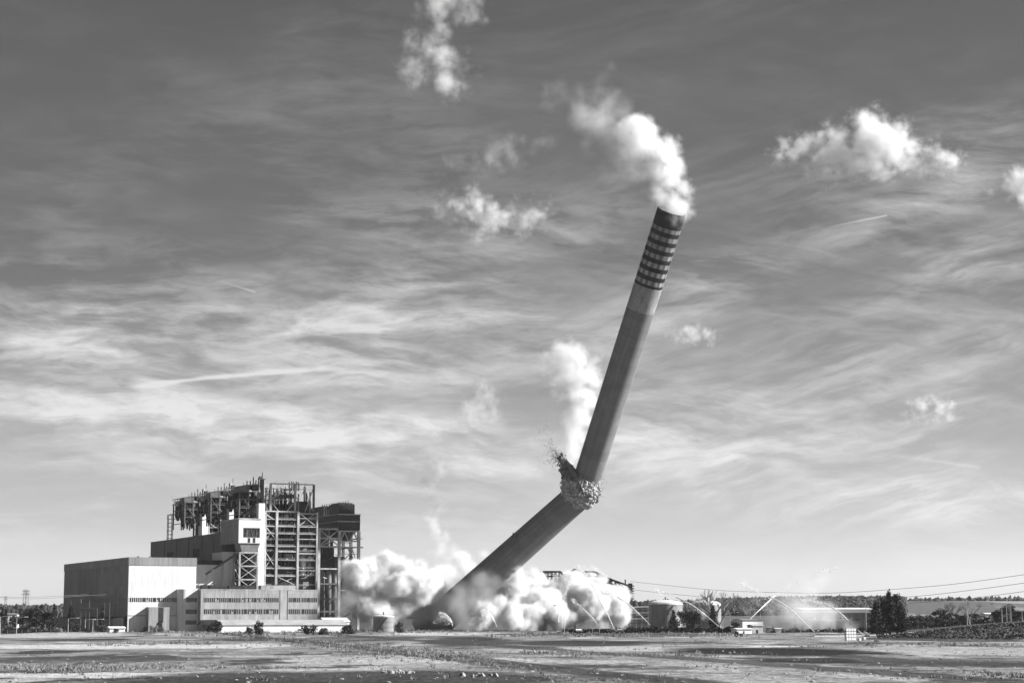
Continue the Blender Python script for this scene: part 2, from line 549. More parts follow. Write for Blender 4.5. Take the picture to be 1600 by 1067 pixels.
    for (a0, a1, b0, b1, val, am) in patches:
        n0, n1 = gnd((a0 + a1) / 2, b0), gnd((a0 + a1) / 2, b1)
        cy, ry = (n0.y + n1.y) / 2, (n0.y - n1.y) / 2 * 1.15
        cx, rx = ((a0 + a1) / 2 - 800) * cy / F_PX, (a1 - a0) / 2 * cy / F_PX * 1.1
        q = n.math('ADD', n.math('POWER', n.math('DIVIDE', n.math('SUBTRACT', n.math('ADD', x, ex), float(cx)), float(rx)), 2.0), n.math('POWER', n.math('DIVIDE', n.math('SUBTRACT', n.math('ADD', y, ey), float(cy)), float(ry)), 2.0))
        k = n.math('MULTIPLY', n.rng(q, .6, 1.2, 1.0, 0.0), am)
        basec = n.mix(k, basec, n.math('MULTIPLY', n.rng(n.noise(P, .22, 6, .72), .3, .7, .45, 1.6), val))
    for (pa, pb, hw, val, am) in ((gnd(780, 1035), gnd(1090, 1068), 6.5, .028, .88), (gnd(1065, 1028), gnd(1640, 1067), 7.0, .045, .8), (gnd(350, 987), gnd(700, 1030), 3.0, .07, .5)):
        L = (pb - pa).length
        ux, uy = (pb.x - pa.x) / L, (pb.y - pa.y) / L
        dx, dy = n.math('SUBTRACT', x, pa.x), n.math('SUBTRACT', y, pa.y)
        r_ = n.math('ABSOLUTE', n.math('ADD', n.math('SUBTRACT', n.math('MULTIPLY', dx, uy), n.math('MULTIPLY', dy, ux)), n.math('MULTIPLY', ex, .12)))
        basec = n.mix(n.math('MULTIPLY', n.rng(r_, hw * .8, hw * 1.2, 1.0, 0.0), am), basec, n.math('MULTIPLY', n.rng(n.noise(P, .3, 6, .72), .3, .7, .5, 1.5), val))
    speck = n.noise(n.xyz(n.math('MULTIPLY', x, .9), n.math('MULTIPLY', y, .14), 0.0), 1.0, 6, .75)
    basec = n.math('MULTIPLY', basec, n.rng(speck, .32, .68, .55, 1.42))
    # scrubby soil on the bank and beyond the yard
    soil = n.math('MULTIPLY', n.rng(n.noise(P, .12, 6, .7), .3, .7, .05, .15), n.rng(fine, .3, .7, .7, 1.3))
    sm = n.math('MAXIMUM', n.rng(n.math('ADD', z, n.math('MULTIPLY', mid, 1.0)), 1.1, 1.9, 0, 1), n.rng(y, 1220, 1320, 0, 1))
    basec = n.mix(sm, basec, soil)
    # far fields
    fl = n.rng(n.noise(n.xyz(n.math('MULTIPLY', x, .004), n.math('MULTIPLY', y, .0012), 0.0), 1.0, 3, .5), .45, .5, .10, .24)
    basec = n.mix(n.math('MULTIPLY', n.rng(y, 2300, 2500, 0, 1), n.rng(n.math('DIVIDE', x, y), .185, .20, 0.0, 1.0)), basec, fl)
    cc = n.new('ShaderNodeCombineColor')
    for i in range(3):
        n.L.new(basec, cc.inputs[i])
    n.L.new(cc.outputs[0], b.inputs['Base Color'])
    b.inputs['Roughness'].default_value = .95
    b.inputs['Specular IOR Level'].default_value = .1
    bp = n.new('ShaderNodeBump')
    bp.inputs['Strength'].default_value = 1.0
    bp.inputs['Distance'].default_value = .8
    n.L.new(n.math('ADD', n.noise(P, .5, 6, .7), grit), bp.inputs['Height'])
    n.L.new(bp.outputs[0], b.inputs['Normal'])
    mb = MB().add(vs, fs)
    o = mb.build('ground', m, smooth=True)
    tag(o, kind='structure')
build_ground()
def gz(x, y):
    return ground_h(x, y)
def on_ground(px, Y):
    p = at(px, HZ, Y)
    p.z = gz(p.x, p.y)
    return p
# road on the bank
def build_road():
    vs, fs = [], []
    pts = []
    for i in range(60):
        t = i / 59
        x = 150 + 330 * t
        y = 1000 - 120 * t + 22 * math.sin(t * 3)
        pts.append((x, y))
    for i, (x, y) in enumerate(pts):
        for k, (dx, dy) in enumerate(((-1.2, -4.5), (1.2, 4.5))):
            X, Y = x + dx, y + dy
            vs.append((X, Y - (3.5 if k == 0 else 0), gz(x, y) + (.3 if k else -.15)))
    for i in range(59):
        fs.append((i * 2, i * 2 + 2, i * 2 + 3, i * 2 + 1))
    o = MB().add(vs, fs).build('road', mat('road_surface', .5, .9, .15, .2))
    tag(o, kind='structure')
    t = empty('guard_rail', (pts[30][0], pts[30][1], gz(*pts[30])), 'long low guard rail along the road on the right bank', 'guard rail')
    org = t.location
    mb = MB()
    rail = [Vector((x + 1.5, y + 5.2, gz(x, y) + 1.0)) for x, y in pts]
    for a, b in zip(rail[:-1], rail[1:]):
        mb.beam(a, b, .12, .5)
    mb.build('rail', 'pole', t, org)
    for i in range(2, 58, 3):
        p = rail[i]
        MB().beam(p - Vector((0, 0, 1.2)), p + Vector((0, .1, .1)), .2).build('post', 'pole', t, org)
build_road()
# ------------------------------------------------------------------ turbine hall
def strip(parent, org, u0, u1, v, z0, z1, step, name='window_band', mull='pale', out=.06, mw=.28):
    """ribbon window in a face v = const looking to -v, standing 5 cm proud, with its mullions as sub-part"""
    w = MB().box(u0, u1, v - out, v + .02, z0, z1).build(name, 'glass', parent, org)
    mb = MB()
    k = int((u1 - u0) / step)
    rr = random.Random(int(u0 * 10 + z0 * 7))
    for i in range(k + 1):
        x = u0 + (u1 - u0) * i / k
        if rr.random() < .12: continue
        mb.box(x - mw / 2, x + mw / 2, v - out - .10, v - out, z0 + .02, z1 - .02)
    o = mb.build('mullion', mull, None, org)
    o.location = (0, 0, 0)
    o.parent = w
    # a few panes broken or blocked up
    bb = MB()
    for i in range(k):
        if rr.random() < .10:
            x = u0 + (u1 - u0) * (i + .5) / k
            bb.box(x - step * .35, x + step * .35, v - out - .05, v - out, z0 + .1, z0 + (z1 - z0) * rr.uniform(.4, .9))
    if bb.v:
        o = bb.build('blanked_pane', 'office', None, org)
        o.location = (0, 0, 0)
        o.parent = w
    return w
def turbine_hall():
    t, org = plant_thing('turbine_hall', (0, 0), 'huge turbine hall with bright white front and dull grey flank, left end of the plant', 'hall')
    u1 = onv(307, 880, 0)[0]
    zt = onv(198.7, 870, 0)[1]
    zp = onv(198.7, 882.5, 0)[1]
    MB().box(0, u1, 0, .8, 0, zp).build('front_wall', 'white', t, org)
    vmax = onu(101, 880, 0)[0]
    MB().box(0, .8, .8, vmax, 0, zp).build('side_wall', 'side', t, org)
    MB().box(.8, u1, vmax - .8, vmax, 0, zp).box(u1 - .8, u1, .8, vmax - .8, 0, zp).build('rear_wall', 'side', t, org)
    MB().box(-.3, u1 + .3, -.3, .9, zp, zt).box(-.3, .9, .9, vmax + .3, zp, zt).box(u1 - .9, u1 + .3, .9, vmax + .3, zp, zt).box(.9, u1 - .9, vmax - .9, vmax + .3, zp, zt).build('parapet', 'grey', t, org)
    MB().box(.9, u1 - .9, .9, vmax - .9, zt - 1.6, zt - 1.0).build('roof', 'roof', t, org)
    z0, z1 = onv(210, 940, 0)[1], onv(210, 933.2, 0)[1]
    strip(t, org, .9, onv(283, 936, 0)[0], 0, z0, z1, 1.35)
    # window band along the flank
    w = MB().box(-.05, .02, 3, vmax - 60, z0, z1).build('window_band', 'glass', t, org)
    mb = MB()
    for i in range(70):
        y = 4 + i * (vmax - 66) / 70
        mb.box(-.15, -.05, y, y + 1.0, z0 + .02, z1 - .02)
    o = mb.build('mullion', 'grey', None, org); o.location = (0, 0, 0); o.parent = w
    # patched sheets on the flank
    for (a, b, yt, yb, m_) in ((154, 168, 897, 932, 'office'), (168, 176, 915, 932, 'office'), (168, 190, 892, 914, 'rust')):
        va, za = onu(a, yt, 0); vb, zb = onu(b, yb, 0)
        MB().box(-.12, .0, min(va, vb), max(va, vb), zb, za).build('patch_sheet', 'grey' if m_ == 'rust' else 'patch', t, org)
    MB().box(.0, u1 - .2, -.12, 0, 10.0, 10.5).build('string_course', 'grey', t, org)
    # low dark lean-to along the flank
    MB().prism([(-9, 0), (-.0, 0), (-.0, 9.6), (-9, 8.4)], 1.2, vmax - 6).build('lean_to', 'dark', t, org)
    # gate porch on the front
    a, b = onv(232.5, 950, -6)[0], onv(265, 950, -6)[0]
    zt2 = onv(240, 948, -6)[1]
    p = MB().box(a, b, -6, 0, 0, zt2).build('gate_porch', 'porch', t, org)
    da, db = onv(247.5, 950, -6)[0], onv(255.5, 950, -6)[0]
    o = MB().box(da, db, -6.08, -5.98, onv(250, 972, -6)[1], zt2 - .3).build('door_opening', 'black', None, org); o.location = (0, 0, 0); o.parent = p
    # roof ventilators
    for px in (232, 251):
        u = onv(px, 869, 2)[0]
        MB().lathe((u, 30, zt - 1.0), [(.5, 0), (.5, 1.6), (.9, 1.7), (.9, 2.3), (.1, 2.6)], 10).build('roof_ventilator', 'rust', t, org)
M['patch'] = mat('newer_sheet', .26, .6, .06, .05, .1, (8.0, .1))
M['porch'] = mat('porch_sheet', .26, .7, .15, .1, .3, (1.2, .1))
turbine_hall()

# ------------------------------------------------------------------ office block
def office():
    VF = -14
    u0, u1 = onv(314, 925, VF)[0], onv(496.6, 925, VF)[0]
    t, org = plant_thing('office_block', (u0, VF), 'long low grey office block with two ribbon window bands in front of the boilers', 'office building')
    zt = onv(400, 920.4, VF)[1]
    MB().box(u0, u1, VF, 5, 0, zt - .6).build('wall', 'office', t, org)
    MB().box(u0 - .15, u1 + .15, VF - .15, VF + .5, zt - .6, zt).box(u0 - .15, u0 + .5, VF + .5, 5.1, zt - .6, zt).box(u1 - .5, u1 + .15, VF + .5, 5.1, zt - .6, zt).build('parapet', 'steel', t, org)
    MB().box(u0 + .5, u1 - .5, VF + .5, 5, zt - .6, zt - .45).build('roof', 'roof', t, org)
    for (a, b) in ((319, 376), (378, 410), (412, 435.5), (451.5, 469), (471, 495.5)):
        for (yt, yb) in ((933.5, 940.3), (951.2, 958.8)):
            z0, z1 = onv(a, yb, VF)[1], onv(a, yt, VF)[1]
            strip(t, org, onv(a, 935, VF)[0], onv(b, 935, VF)[0], VF, z0, z1, 1.2, mull='office')
    # recessed joints between wings
    for px in (437.5, 449.5):
        u = onv(px, 935, VF)[0]
        MB().box(u - .2, u + .2, VF - .12, VF, 0, zt - .6).build('downpipe', 'rust', t, org)
    # stair wing with rounded corner at the left
    VS = -8
    a, b = onv(281, 925, VS)[0], u0
    zs = onv(290, 920, VS)[1]
    poly = [(b, 0)]
    R = 4.0
    poly += [(a, 0)]
    for k in range(9):
        th = math.pi + k / 8 * math.pi / 2
        poly.append((a + R + R * math.cos(th), VS + R + R * math.sin(th)))
    poly.append((b, VS))
    w = MB().plan(poly[::-1], 0, zs).build('stair_wing', 'white', t, org)
    for (yt, yb) in ((933.5, 940.3), (951.5, 958.8), (968.5, 975)):
        z0, z1 = onv(300, yb, VS)[1], onv(300, yt, VS)[1]
        x0 = a + R
        s_ = MB().box(x0 + .2, b - 1.0, VS - .06, VS + .02, z0, z1).build('window_band', 'glass', None, org)
        s_.location = (0, 0, 0); s_.parent = w
    # roof equipment
    for (x0, x1, yt) in ((315, 325.5, 913.5), (327.5, 339, 913.5), (358, 378, 914.5), (379, 399, 914), (408, 462, 914)):
        q0, q1 = onv(x0, 917, VF + 8)[0], onv(x1, 917, VF + 8)[0]
        z = onv(x0, yt, VF + 8)[1]
        n_ = 'air_handling_unit' if x1 < 402 else 'roof_cabin'
        o = MB().box(q0, q1, VF + 8, VF + 12, zt - .45, z).build(n_, 'black' if x1 < 402 else 'office', t, org)
    q0, q1 = onv(432, 915, VF + 9)[0], onv(455, 915, VF + 9)[0]
    z = onv(440, 914, VF + 8)[1]
    MB().prism([(q0, z), (q1, z), ((q0 + q1) / 2, z + 2.4)], VF + 8.3, VF + 13).build('gable_roof', 'dark', t, org)
office()

# ------------------------------------------------------------------ bunker bay behind the hall, with the bunker head and its tower
def bunker():
    t, org = plant_thing('bunker_bay', (73.2, 38), 'very long grey coal bunker bay rising behind the turbine hall', 'bunker building')
    U = 73.2
    v1 = onu(235.5, 850, U)[0]
    zt = onu(344.5, 833, U)[1]
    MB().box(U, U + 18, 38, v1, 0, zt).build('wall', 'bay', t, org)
    MB().box(U - .2, U + 18.2, 38, v1 + .2, zt, zt + .5).build('coping', 'rust', t, org)
    for (a, b, yt, yb) in ((261, 271, 863, 869.5), (301.5, 311.5, 857.5, 869.5)):
        va, za = onu(b, yb, U); vb, zb = onu(a, yt, U)
        MB().box(U - .12, U + .02, va, vb, za, zb).build('opening', 'black', t, org)
    for v in (60, 90, 125, 160, 195):
        MB().box(U - .35, U, v, v + .6, 0, zt).build('downpipe', 'rust', t, org)
    # heater bay, lower
    t, org = plant_thing('heater_bay', (46, 12), 'low flat roofed grey bay squeezed between turbine hall and bunker head', 'annex')
    u0 = onv(307, 880, 0)[0] + .35
    zl = onv(330, 875, 12)[1]
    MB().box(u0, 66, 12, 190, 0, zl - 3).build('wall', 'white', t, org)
    MB().box(u0, 66, 11.7, 190, zl - 3, zl).build('shadow_band', 'dark', t, org)  # upper wall coloured dark to stand for the shadow there
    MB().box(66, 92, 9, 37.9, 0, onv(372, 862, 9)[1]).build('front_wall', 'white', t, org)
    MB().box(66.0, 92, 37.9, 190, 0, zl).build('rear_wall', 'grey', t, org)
    # dark sloping beam along the diagonal over it
    z0, z1 = onv(330, 890, 5)[1], onv(375, 861, 5)[1]
    MB().beam((onv(318, 894, 5)[0], 5.5, z0 - 4), (onv(376, 861, 5)[0], 5.5, z1), 1.6, 1.2).build('sloping_beam', 'rust', t, org)
    # bunker head
    VB = -6
    a, b = onv(373, 830, VB)[0], onv(407.5, 830, VB)[0]
    zb, zt2 = onv(373, 848, VB)[1], onv(373, 811, VB)[1]
    t, org = plant_thing('bunker_house', (a, VB), 'boxy corrugated bunker head with a dark square opening, perched on a braced tower', 'bunker head')
    MB().box(a, b, VB + .6, 37.5, zb, zt2).build('casing', 'grey', t, org)
    oa, ob = onv(380, 830, VB)[0], onv(406, 830, VB)[0]
    oz0, oz1 = onv(390, 839.5, VB)[1], onv(390, 824.5, VB)[1]
    MB().box(a, oa, VB, VB + .6, zb, zt2).box(ob, b, VB, VB + .6, zb, zt2).box(oa, ob, VB, VB + .6, zb, oz0).box(oa, ob, VB, VB + .6, oz1, zt2).build('front_panel', 'white', t, org)
    MB().box(oa, ob, VB + .52, VB + .59, oz0, oz1).build('opening', 'black', t, org)
    mb = MB()
    for i in range(7):
        x = oa + (ob - oa) * random.Random(i).uniform(.05, .95)
        mb.beam((x, VB + .4, oz0 + .3), (x + random.Random(i + 9).uniform(-2, 2), VB + .4, oz1 - 1), .35)
    mb.build('torn_frame', 'rust', t, org)
    for (p0, p1) in ((387, 391), (395, 399)):
        x0, x1 = onv(p0, 844, VB)[0], onv(p1, 844, VB)[0]
        MB().box(x0, x1, VB - .06, VB, zb + .3, oz0 - .2).build('louvre', 'dark', t, org)
    MB().box(a - .3, b + .3, VB - .3, 37.6, zt2, zt2 + .8).build('coping', 'steel', t, org)
    # hopper under the head
    zh = onv(373, 862, VB)[1]
    MB().add([(a + 1, VB + .7, zb), (b, VB + .7, zb), (b, 8.8, zb), (a + 1, 8.8, zb), (a + 3, VB + 2, zh), (b - 2, VB + 2, zh), (b - 2, 8.8, zh), (a + 3, 8.8, zh)],
             [(0, 1, 5, 4), (1, 2, 6, 5), (2, 3, 7, 6), (3, 0, 4, 7), (4, 5, 6, 7), (3, 2, 1, 0)]).build('hopper', 'grey', t, org)
    # braced tower
    ta, tb = onv(375, 880, VB)[0], onv(403, 880, VB)[0]
    for u in (ta, tb):
        for v in (VB + 1, 8):
            MB().box(u - .6, u + .6, v - .6, v + .6, 0, zh).build('leg', 'steel', t, org)
    for (yt, yb) in ((863, 883), (884, 904), (905, 925), (926, 946)):
        z1, z0 = onv(380, yt, VB)[1], onv(380, yb, VB)[1]
        mb = MB()
        for v in (VB + .7, 8):
            mb.beam((ta, v, z1), (tb, v, z1), .9)
            mb.beam((ta, v, z0), (tb, v, z1), .45).beam((ta, v + .05, z1), (tb, v + .05, z0), .45)
        for u in (ta, tb):
            mb.beam((u, VB + 1, z1), (u, 8, z1), .7).beam((u, VB + 1, z0), (u, 8, z1), .4)
        mb.build('bracing', 'steel', t, org)
    MB().box(ta + .7, tb - .7, 8.3, 8.9, 0, zh).build('dark_backing', 'black', t, org)
    # shed with ladder cage at the far end of the bay roof
    t, org = plant_thing('ladder_tower', (73, 205), 'slim caged ladder frame on the far end of the bunker bay roof', 'ladder frame')
    Z = onu(273, 845, 74)[1]
    for (du, dv) in ((0, 0), (3.2, 0), (0, 3.2), (3.2, 3.2)):
        MB().beam((76 + du, 196 + dv, zt), (76 + du, 196 + dv, zt + 20), .5).build('post', 'rust', t, org)
    for k in range(7):
        z = zt + 2 + k * 2.9
        mb = MB()
        mb.beam((76, 196, z), (79.2, 196, z), .35).beam((76, 199.2, z), (79.2, 199.2, z), .35).beam((76, 196, z), (76, 199.2, z), .35).beam((79.2, 196, z), (79.2, 199.2, z), .35)
        mb.build('rung', 'rust', t, org)
    MB().beam((77, 197, zt + 20), (96, 197, zt + 20.3), .9).build('pipe_bridge', 'rust', t, org)
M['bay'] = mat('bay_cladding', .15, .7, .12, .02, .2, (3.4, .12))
bunker()

# ------------------------------------------------------------------ boiler units
def boiler_unit():
    V0 = 2.0
    t, org = plant_thing('boiler_unit', (97, V0), 'nearest and tallest steel framed boiler, open floors stripped bare down to the office roof', 'boiler', 'row of three boiler units')
    rr = random.Random(11)
    us = [onv(px, 850, V0)[0] for px in (414.5, 432, 465.3, 495)]
    vs = [V0, V0 + 13, V0 + 27, V0 + 42]
    ztop = onv(450, 799, V0)[1]
    lev = [onv(450, y, V0)[1] for y in (799, 811.5, 822.5, 833.5, 844, 853, 861.5, 875, 888, 899.5, 915)]
    for i, u in enumerate(us):
        for j, v in enumerate(vs):
            w = 1.5 if i in (1, 2) and j == 0 else 1.1
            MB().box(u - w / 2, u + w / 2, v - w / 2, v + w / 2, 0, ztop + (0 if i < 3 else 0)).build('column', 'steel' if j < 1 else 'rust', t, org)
    for k, z in enumerate(lev):
        mb, mr = MB(), MB()
        bt = .8 if k % 3 == 0 else .48
        for j, v in enumerate(vs[:2] if k % 2 else vs):
            for a, b, i in zip(us[:-1], us[1:], range(3)):
                if j == 0 and rr.random() < .08: continue
                dz = rr.choice((0, 0, 0, -1.2, 1.0)) if i == 2 else 0
                (mb if j == 0 else mr).beam((a, v, z + dz), (b, v, z + dz), .7, bt)
        for u in us:
            mr.beam((u, vs[0] + .8, z), (u, vs[-1], z), .6, bt)
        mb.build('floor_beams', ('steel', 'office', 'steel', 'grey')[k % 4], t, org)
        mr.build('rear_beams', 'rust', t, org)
        # gratings and handrails
        if k:
            d = MB()
            d.box(us[0], us[1] + 1, vs[0] + .5, vs[1], z - .15, z - .02)
            d.box(us[1] + 1, us[3], vs[0] + 1.0, vs[0] + 4.5, z - .15, z - .02)
            d.build('floor_deck', 'rust', t, org)
            h = MB()
            for zz in (.55, 1.1):
                h.beam((us[0], vs[0] + .3, z + zz), (us[-1], vs[0] + .3, z + zz), .12)
            x = us[0]
            while x < us[-1]:
                h.beam((x, vs[0] + .3, z), (x, vs[0] + .3, z + 1.1), .12)
                x += 1.9
            h.build('handrail', 'pole', t, org)
    # bracing in the outer bays
    for (i, k0, k1) in ((2, 0, 2), (0, 6, 8), (1, 9, 10), (0, 2, 4)):
        a, b = us[i], us[i + 1]
        mb = MB().beam((a, V0 + .2, lev[k0]), (b, V0 + .2, lev[k1]), .55).beam((b, V0 + .9, lev[k0]), (a, V0 + .9, lev[k1]), .45)
        mb.build('brace', 'steel', t, org)
    # boiler casing and furnace, dark
    MB().box(us[1] - 3, us[3] - 1, V0 + 9, V0 + 40, lev[8], lev[0] - .8).build('boiler_casing', 'black', t, org)
    MB().box(us[0] + .7, us[1] - 3.1, V0 + 13, V0 + 40, 12, lev[0] - 1.2).build('air_heater_casing', 'black', t, org)
    MB().add([(us[1], V0 + 6, lev[8]), (us[3] - 1, V0 + 6, lev[8]), (us[3] - 1, V0 + 38, lev[8]), (us[1], V0 + 38, lev[8]),
              (us[1] + 8, V0 + 14, lev[8] - 9), (us[3] - 10, V0 + 14, lev[8] - 9), (us[3] - 10, V0 + 30, lev[8] - 9), (us[1] + 8, V0 + 30, lev[8] - 9)],
             [(0, 1, 5, 4), (1, 2, 6, 5), (2, 3, 7, 6), (3, 0, 4, 7), (4, 5, 6, 7), (3, 2, 1, 0)]).build('furnace_hopper', 'rust', t, org)
    MB().box(us[0] + 1, us[3], V0 + 16, V0 + 20, 0, lev[8]).build('screen_wall', 'grey', t, org)
    # loose lattice, stubs of cut beams and cables among the floors
    for k in range(46):
        i = rr.randrange(0, 10)
        x = rr.uniform(us[0], us[3])
        v = V0 + rr.uniform(.3, 8)
        z = lev[i + 1] + rr.uniform(0, 2)
        MB().beam((x, v, z), (x + rr.uniform(-4, 4), v + rr.uniform(-1, 1), z + rr.uniform(.5, 4)), rr.uniform(.12, .35)).build('cut_member', rr.choice(('steel', 'rust', 'office')), t, org)
    for k in range(14):
        i = rr.randrange(0, 9)
        x = rr.uniform(us[0], us[3] - 4)
        v = V0 + rr.uniform(5, 9)
        MB().box(x, x + rr.uniform(1, 4), v, v + 2, lev[i + 1] + .1, lev[i + 1] + rr.uniform(1.2, 3.2)).build('equipment_box', rr.choice(('black', 'rust', 'dark', 'grey')), t, org)
    # framed windbox openings (bright rectangles)
    for (k0, k1, pa, pb) in ((2, 0, 431.5, 465), (8, 5, 431, 464)):
        a, b = onv(pa, 850, V0)[0] + .5, onv(pb, 850, V0)[0] - .5
        z0, z1 = lev[k0], lev[k1]
        MB().box(a, b, V0 + .8, V0 + 1.8, z0, z0 + .8).box(a, b, V0 + .8, V0 + 1.8, z1 - .9, z1 - .1).box(a, a + .9, V0 + .8, V0 + 1.8, z0 + .8, z1 - .9).build('windbox_frame', 'steel', t, org)
    # pipes, ducts, valves
    for k in range(44):
        u = rr.uniform(us[0] + 1, us[3] - 1)
        i = rr.randrange(0, 9)
        v = V0 + rr.uniform(2, 8)
        z0, z1 = lev[i + 1], lev[max(0, i - rr.choice((0, 0, 1, 2)))]
        MB().tube([(u, v, z0), (u + rr.choice((0, 0, 1.5, -1.5)), v, z1)], rr.uniform(.12, .45), 8).build('pipe', rr.choice(('rust', 'steel', 'office', 'black', 'rust')), t, org)
    for k in range(30):
        a = rr.uniform(us[0] + 1, us[3] - 8)
        i = rr.randrange(1, 10)
        v = V0 + rr.uniform(2, 8)
        z = lev[i] + rr.uniform(.5, 2.6)
        MB().tube([(a, v, z), (a + rr.uniform(3, 12), v, z + rr.uniform(-.6, .6))], rr.uniform(.12, .4), 8).build('pipe', rr.choice(('rust', 'steel', 'black')), t, org)
    for (pa, pb, ya, yb, m_) in ((470, 478, 872, 898, 'white'), (433, 440, 862, 874, 'rust'), (478, 486, 815, 826, 'rust'), (440, 452, 804, 809, 'grey'), (444, 458, 865, 872, 'grey')):
        a, z1 = onv(pa, ya, V0 + 4)
        b, z0 = onv(pb, yb, V0 + 4)
        MB().tube([((a + b) / 2, V0 + 5, z0), ((a + b) / 2, V0 + 5, z1)], (b - a) / 2, 14).build('vessel', m_, t, org, smooth=False)
    # roof structure above the boiler: open cage with sloping sheets
    cu = [onv(px, 780, V0)[0] for px in (423, 461.5, 490.5)]
    zc = onv(450, 756, V0)[1]
    for j, v in enumerate((V0 + .5, V0 + 20, V0 + 41)):
        for i, u in enumerate(cu):
            MB().box(u - .65, u + .65, v - .65, v + .65, ztop + .4, zc).build('roof_post', 'steel' if i < 2 else 'rust', t, org)
        mb = MB()
        mb.beam((cu[0], v, zc), (cu[2], v, zc), .8)
        mb.beam((cu[0], v, ztop + 8), (cu[1], v, zc - 1), .6)
        mb.beam((cu[0], v, ztop + 7), (cu[0] + 6, v, ztop), .6)
        mb.beam((cu[1], v, ztop + 7), (cu[1] - 6, v, ztop), .6)
        mb.beam((cu[2], v, zc - 1), (cu[2] - 6, v, ztop), .5).beam((cu[2], v, ztop), (cu[2] - 5, v, ztop + 8), .4)
        mb.beam((cu[0], v + .1, ztop + 8), (cu[1], v + .1, ztop + 8), .4)
        mb.build('roof_truss', 'steel', t, org)
    mb = MB()
    for i in range(8):
        u = cu[0] + (cu[2] - cu[0]) * (i + .3) / 8
        w = (cu[2] - cu[0]) / 8 * .45
        # sloping roof sheets with gaps torn between them
        mb.add([(u, V0 + 1, zc - 3.5), (u + w, V0 + 1, zc - 3.5), (u + w + 2.5, V0 + 40, zc - .5), (u + 2.5, V0 + 40, zc - .5),
                (u, V0 + 1, zc - 3.3), (u + w, V0 + 1, zc - 3.3), (u + w + 2.5, V0 + 40, zc - .3), (u + 2.5, V0 + 40, zc - .3)],
               [(3, 2, 1, 0), (4, 5, 6, 7), (0, 1, 5, 4), (2, 3, 7, 6), (0, 4, 7, 3), (1, 2, 6, 5)])
    mb.build('roof_sheets', 'steel', t, org)
    for i in range(26):
        u = rr.uniform(cu[0] + 1, cu[2] - 1)
        v = V0 + rr.uniform(4, 16)
        MB().tube([(u, v, ztop), (u, v, zc - rr.uniform(1.5, 8))], rr.uniform(.2, .6), 8).build('hanger_tube', rr.choice(('rust', 'black', 'rust', 'steel')), t, org)
    a, b = onv(465, 790, V0 + 8)[0], onv(486, 790, V0 + 8)[0]
    MB().box(a, b, V0 + 8, V0 + 30, ztop, onv(470, 783, V0 + 8)[1]).build('steam_drum_casing', 'dark', t, org)
    a, b = onv(428, 790, V0 + 10)[0], onv(458, 790, V0 + 10)[0]
    MB().box(a, b, V0 + 12, V0 + 34, ztop, onv(440, 787, V0 + 10)[1]).build('penthouse_casing', 'black', t, org)
    MB().tube([(a, V0 + 9, ztop + 10), (b, V0 + 9, ztop + 11)], 1.3, 14).build('steam_drum', 'rust', t, org)
    # coal feed house to the left, above the bunker head
    a, b, c = onv(373.5, 780, V0 + 2)[0], onv(404, 780, V0 + 2)[0], onv(421, 780, V0 + 2)[0]
    zf = onv(373, 757, V0 + 2)[1]
    zf2 = onv(373, 768, V0 + 2)[1]
    z0 = onv(373, 812, V0 + 2)[1]
    MB().prism([(a, zf2), (a + 7, zf2), (a + 7, zf + .2), (a + 5, zf + .2), (a, zf - 1.5)], V0 + 2, V0 + 15).build('feed_house', 'rust', t, org)
    MB().prism([(a + 9, zf2 + 2), (b, zf2 + 1), (b, zf + .8), (a + 9, zf + .4)], V0 + 2, V0 + 9).build('feed_house', 'dark', t, org)
    MB().prism([(a + 1, zf2 - 1), (b - 3, zf2), (b - 3, zf - 2), (a + 1, zf - 2.5)], V0 + 24, V0 + 33).build('feed_house', 'rust', t, org)
    mb = MB()
    for v in range(2, 37, 5):
        mb.beam((a, V0 + v, zf2), (a, V0 + v, zf - 1), .4).beam((a, V0 + v, zf - 1), (b, V0 + v, zf + .6), .4).beam((a, V0 + v, zf2), (b, V0 + v, zf2), .35).beam((a, V0 + v, zf2), (a + 6, V0 + v, zf - .6), .25)
    for w in (0, .33, .66, 1):
        mb.beam((a + (b - a) * w, V0 + 2, zf - 1 + 1.6 * w), (a + (b - a) * w, V0 + 37, zf - 1 + 1.6 * w), .35)
    mb.beam((a, V0 + 2, zf2), (a, V0 + 37, zf2), .5)
    mb.build('feed_frame', 'rust', t, org)
    for q, (s0, s1, b0) in enumerate(((.06, .36, .35), (.44, .62, .0), (.72, .93, .2))):
        x0, x1 = a + (b - a) * s0, a + (b - a) * s1
        r_ = (x1 - x0) / 2
        zl = z0 + (zf2 - z0) * b0
        for vv in (V0 + 8, V0 + 20, V0 + 31):
            MB().lathe(((x0 + x1) / 2, vv, zl), [(r_ * .35, 0), (r_ * 1.15, (zf2 - zl) * .3), (r_, zf2 - zl)], 14).build('coal_silo', 'black', t, org)
    for k in range(9):
        x = rr.uniform(a, c - 2)
        zz = rr.uniform(z0, zf2 - 5)
        vv = V0 + rr.uniform(4, 20)
        MB().box(x, x + rr.uniform(1.5, 5), vv, vv + 8, zz, zz + rr.uniform(2, 7)).build('hanging_panel', rr.choice(('black', 'dark', 'rust')), t, org)
    for k in range(24):
        x = rr.uniform(a, c)
        zz = rr.uniform(z0, zf2 - 3)
        MB().beam((x, V0 + rr.uniform(1, 6), zz), (x + rr.uniform(-5, 5), V0 + rr.uniform(1, 6), zz + rr.uniform(0, 7)), rr.uniform(.25, .8)).build('pipe', rr.choice(('rust', 'black', 'steel')), t, org)
    for u in (a + .5, (a + b) / 2, b - .5, c):
        for v in (V0 + 2.5, V0 + 35):
            MB().box(u - .45, u + .45, v - .45, v + .45, z0, zf2).build('silo_post', 'rust', t, org)
    mb = MB()
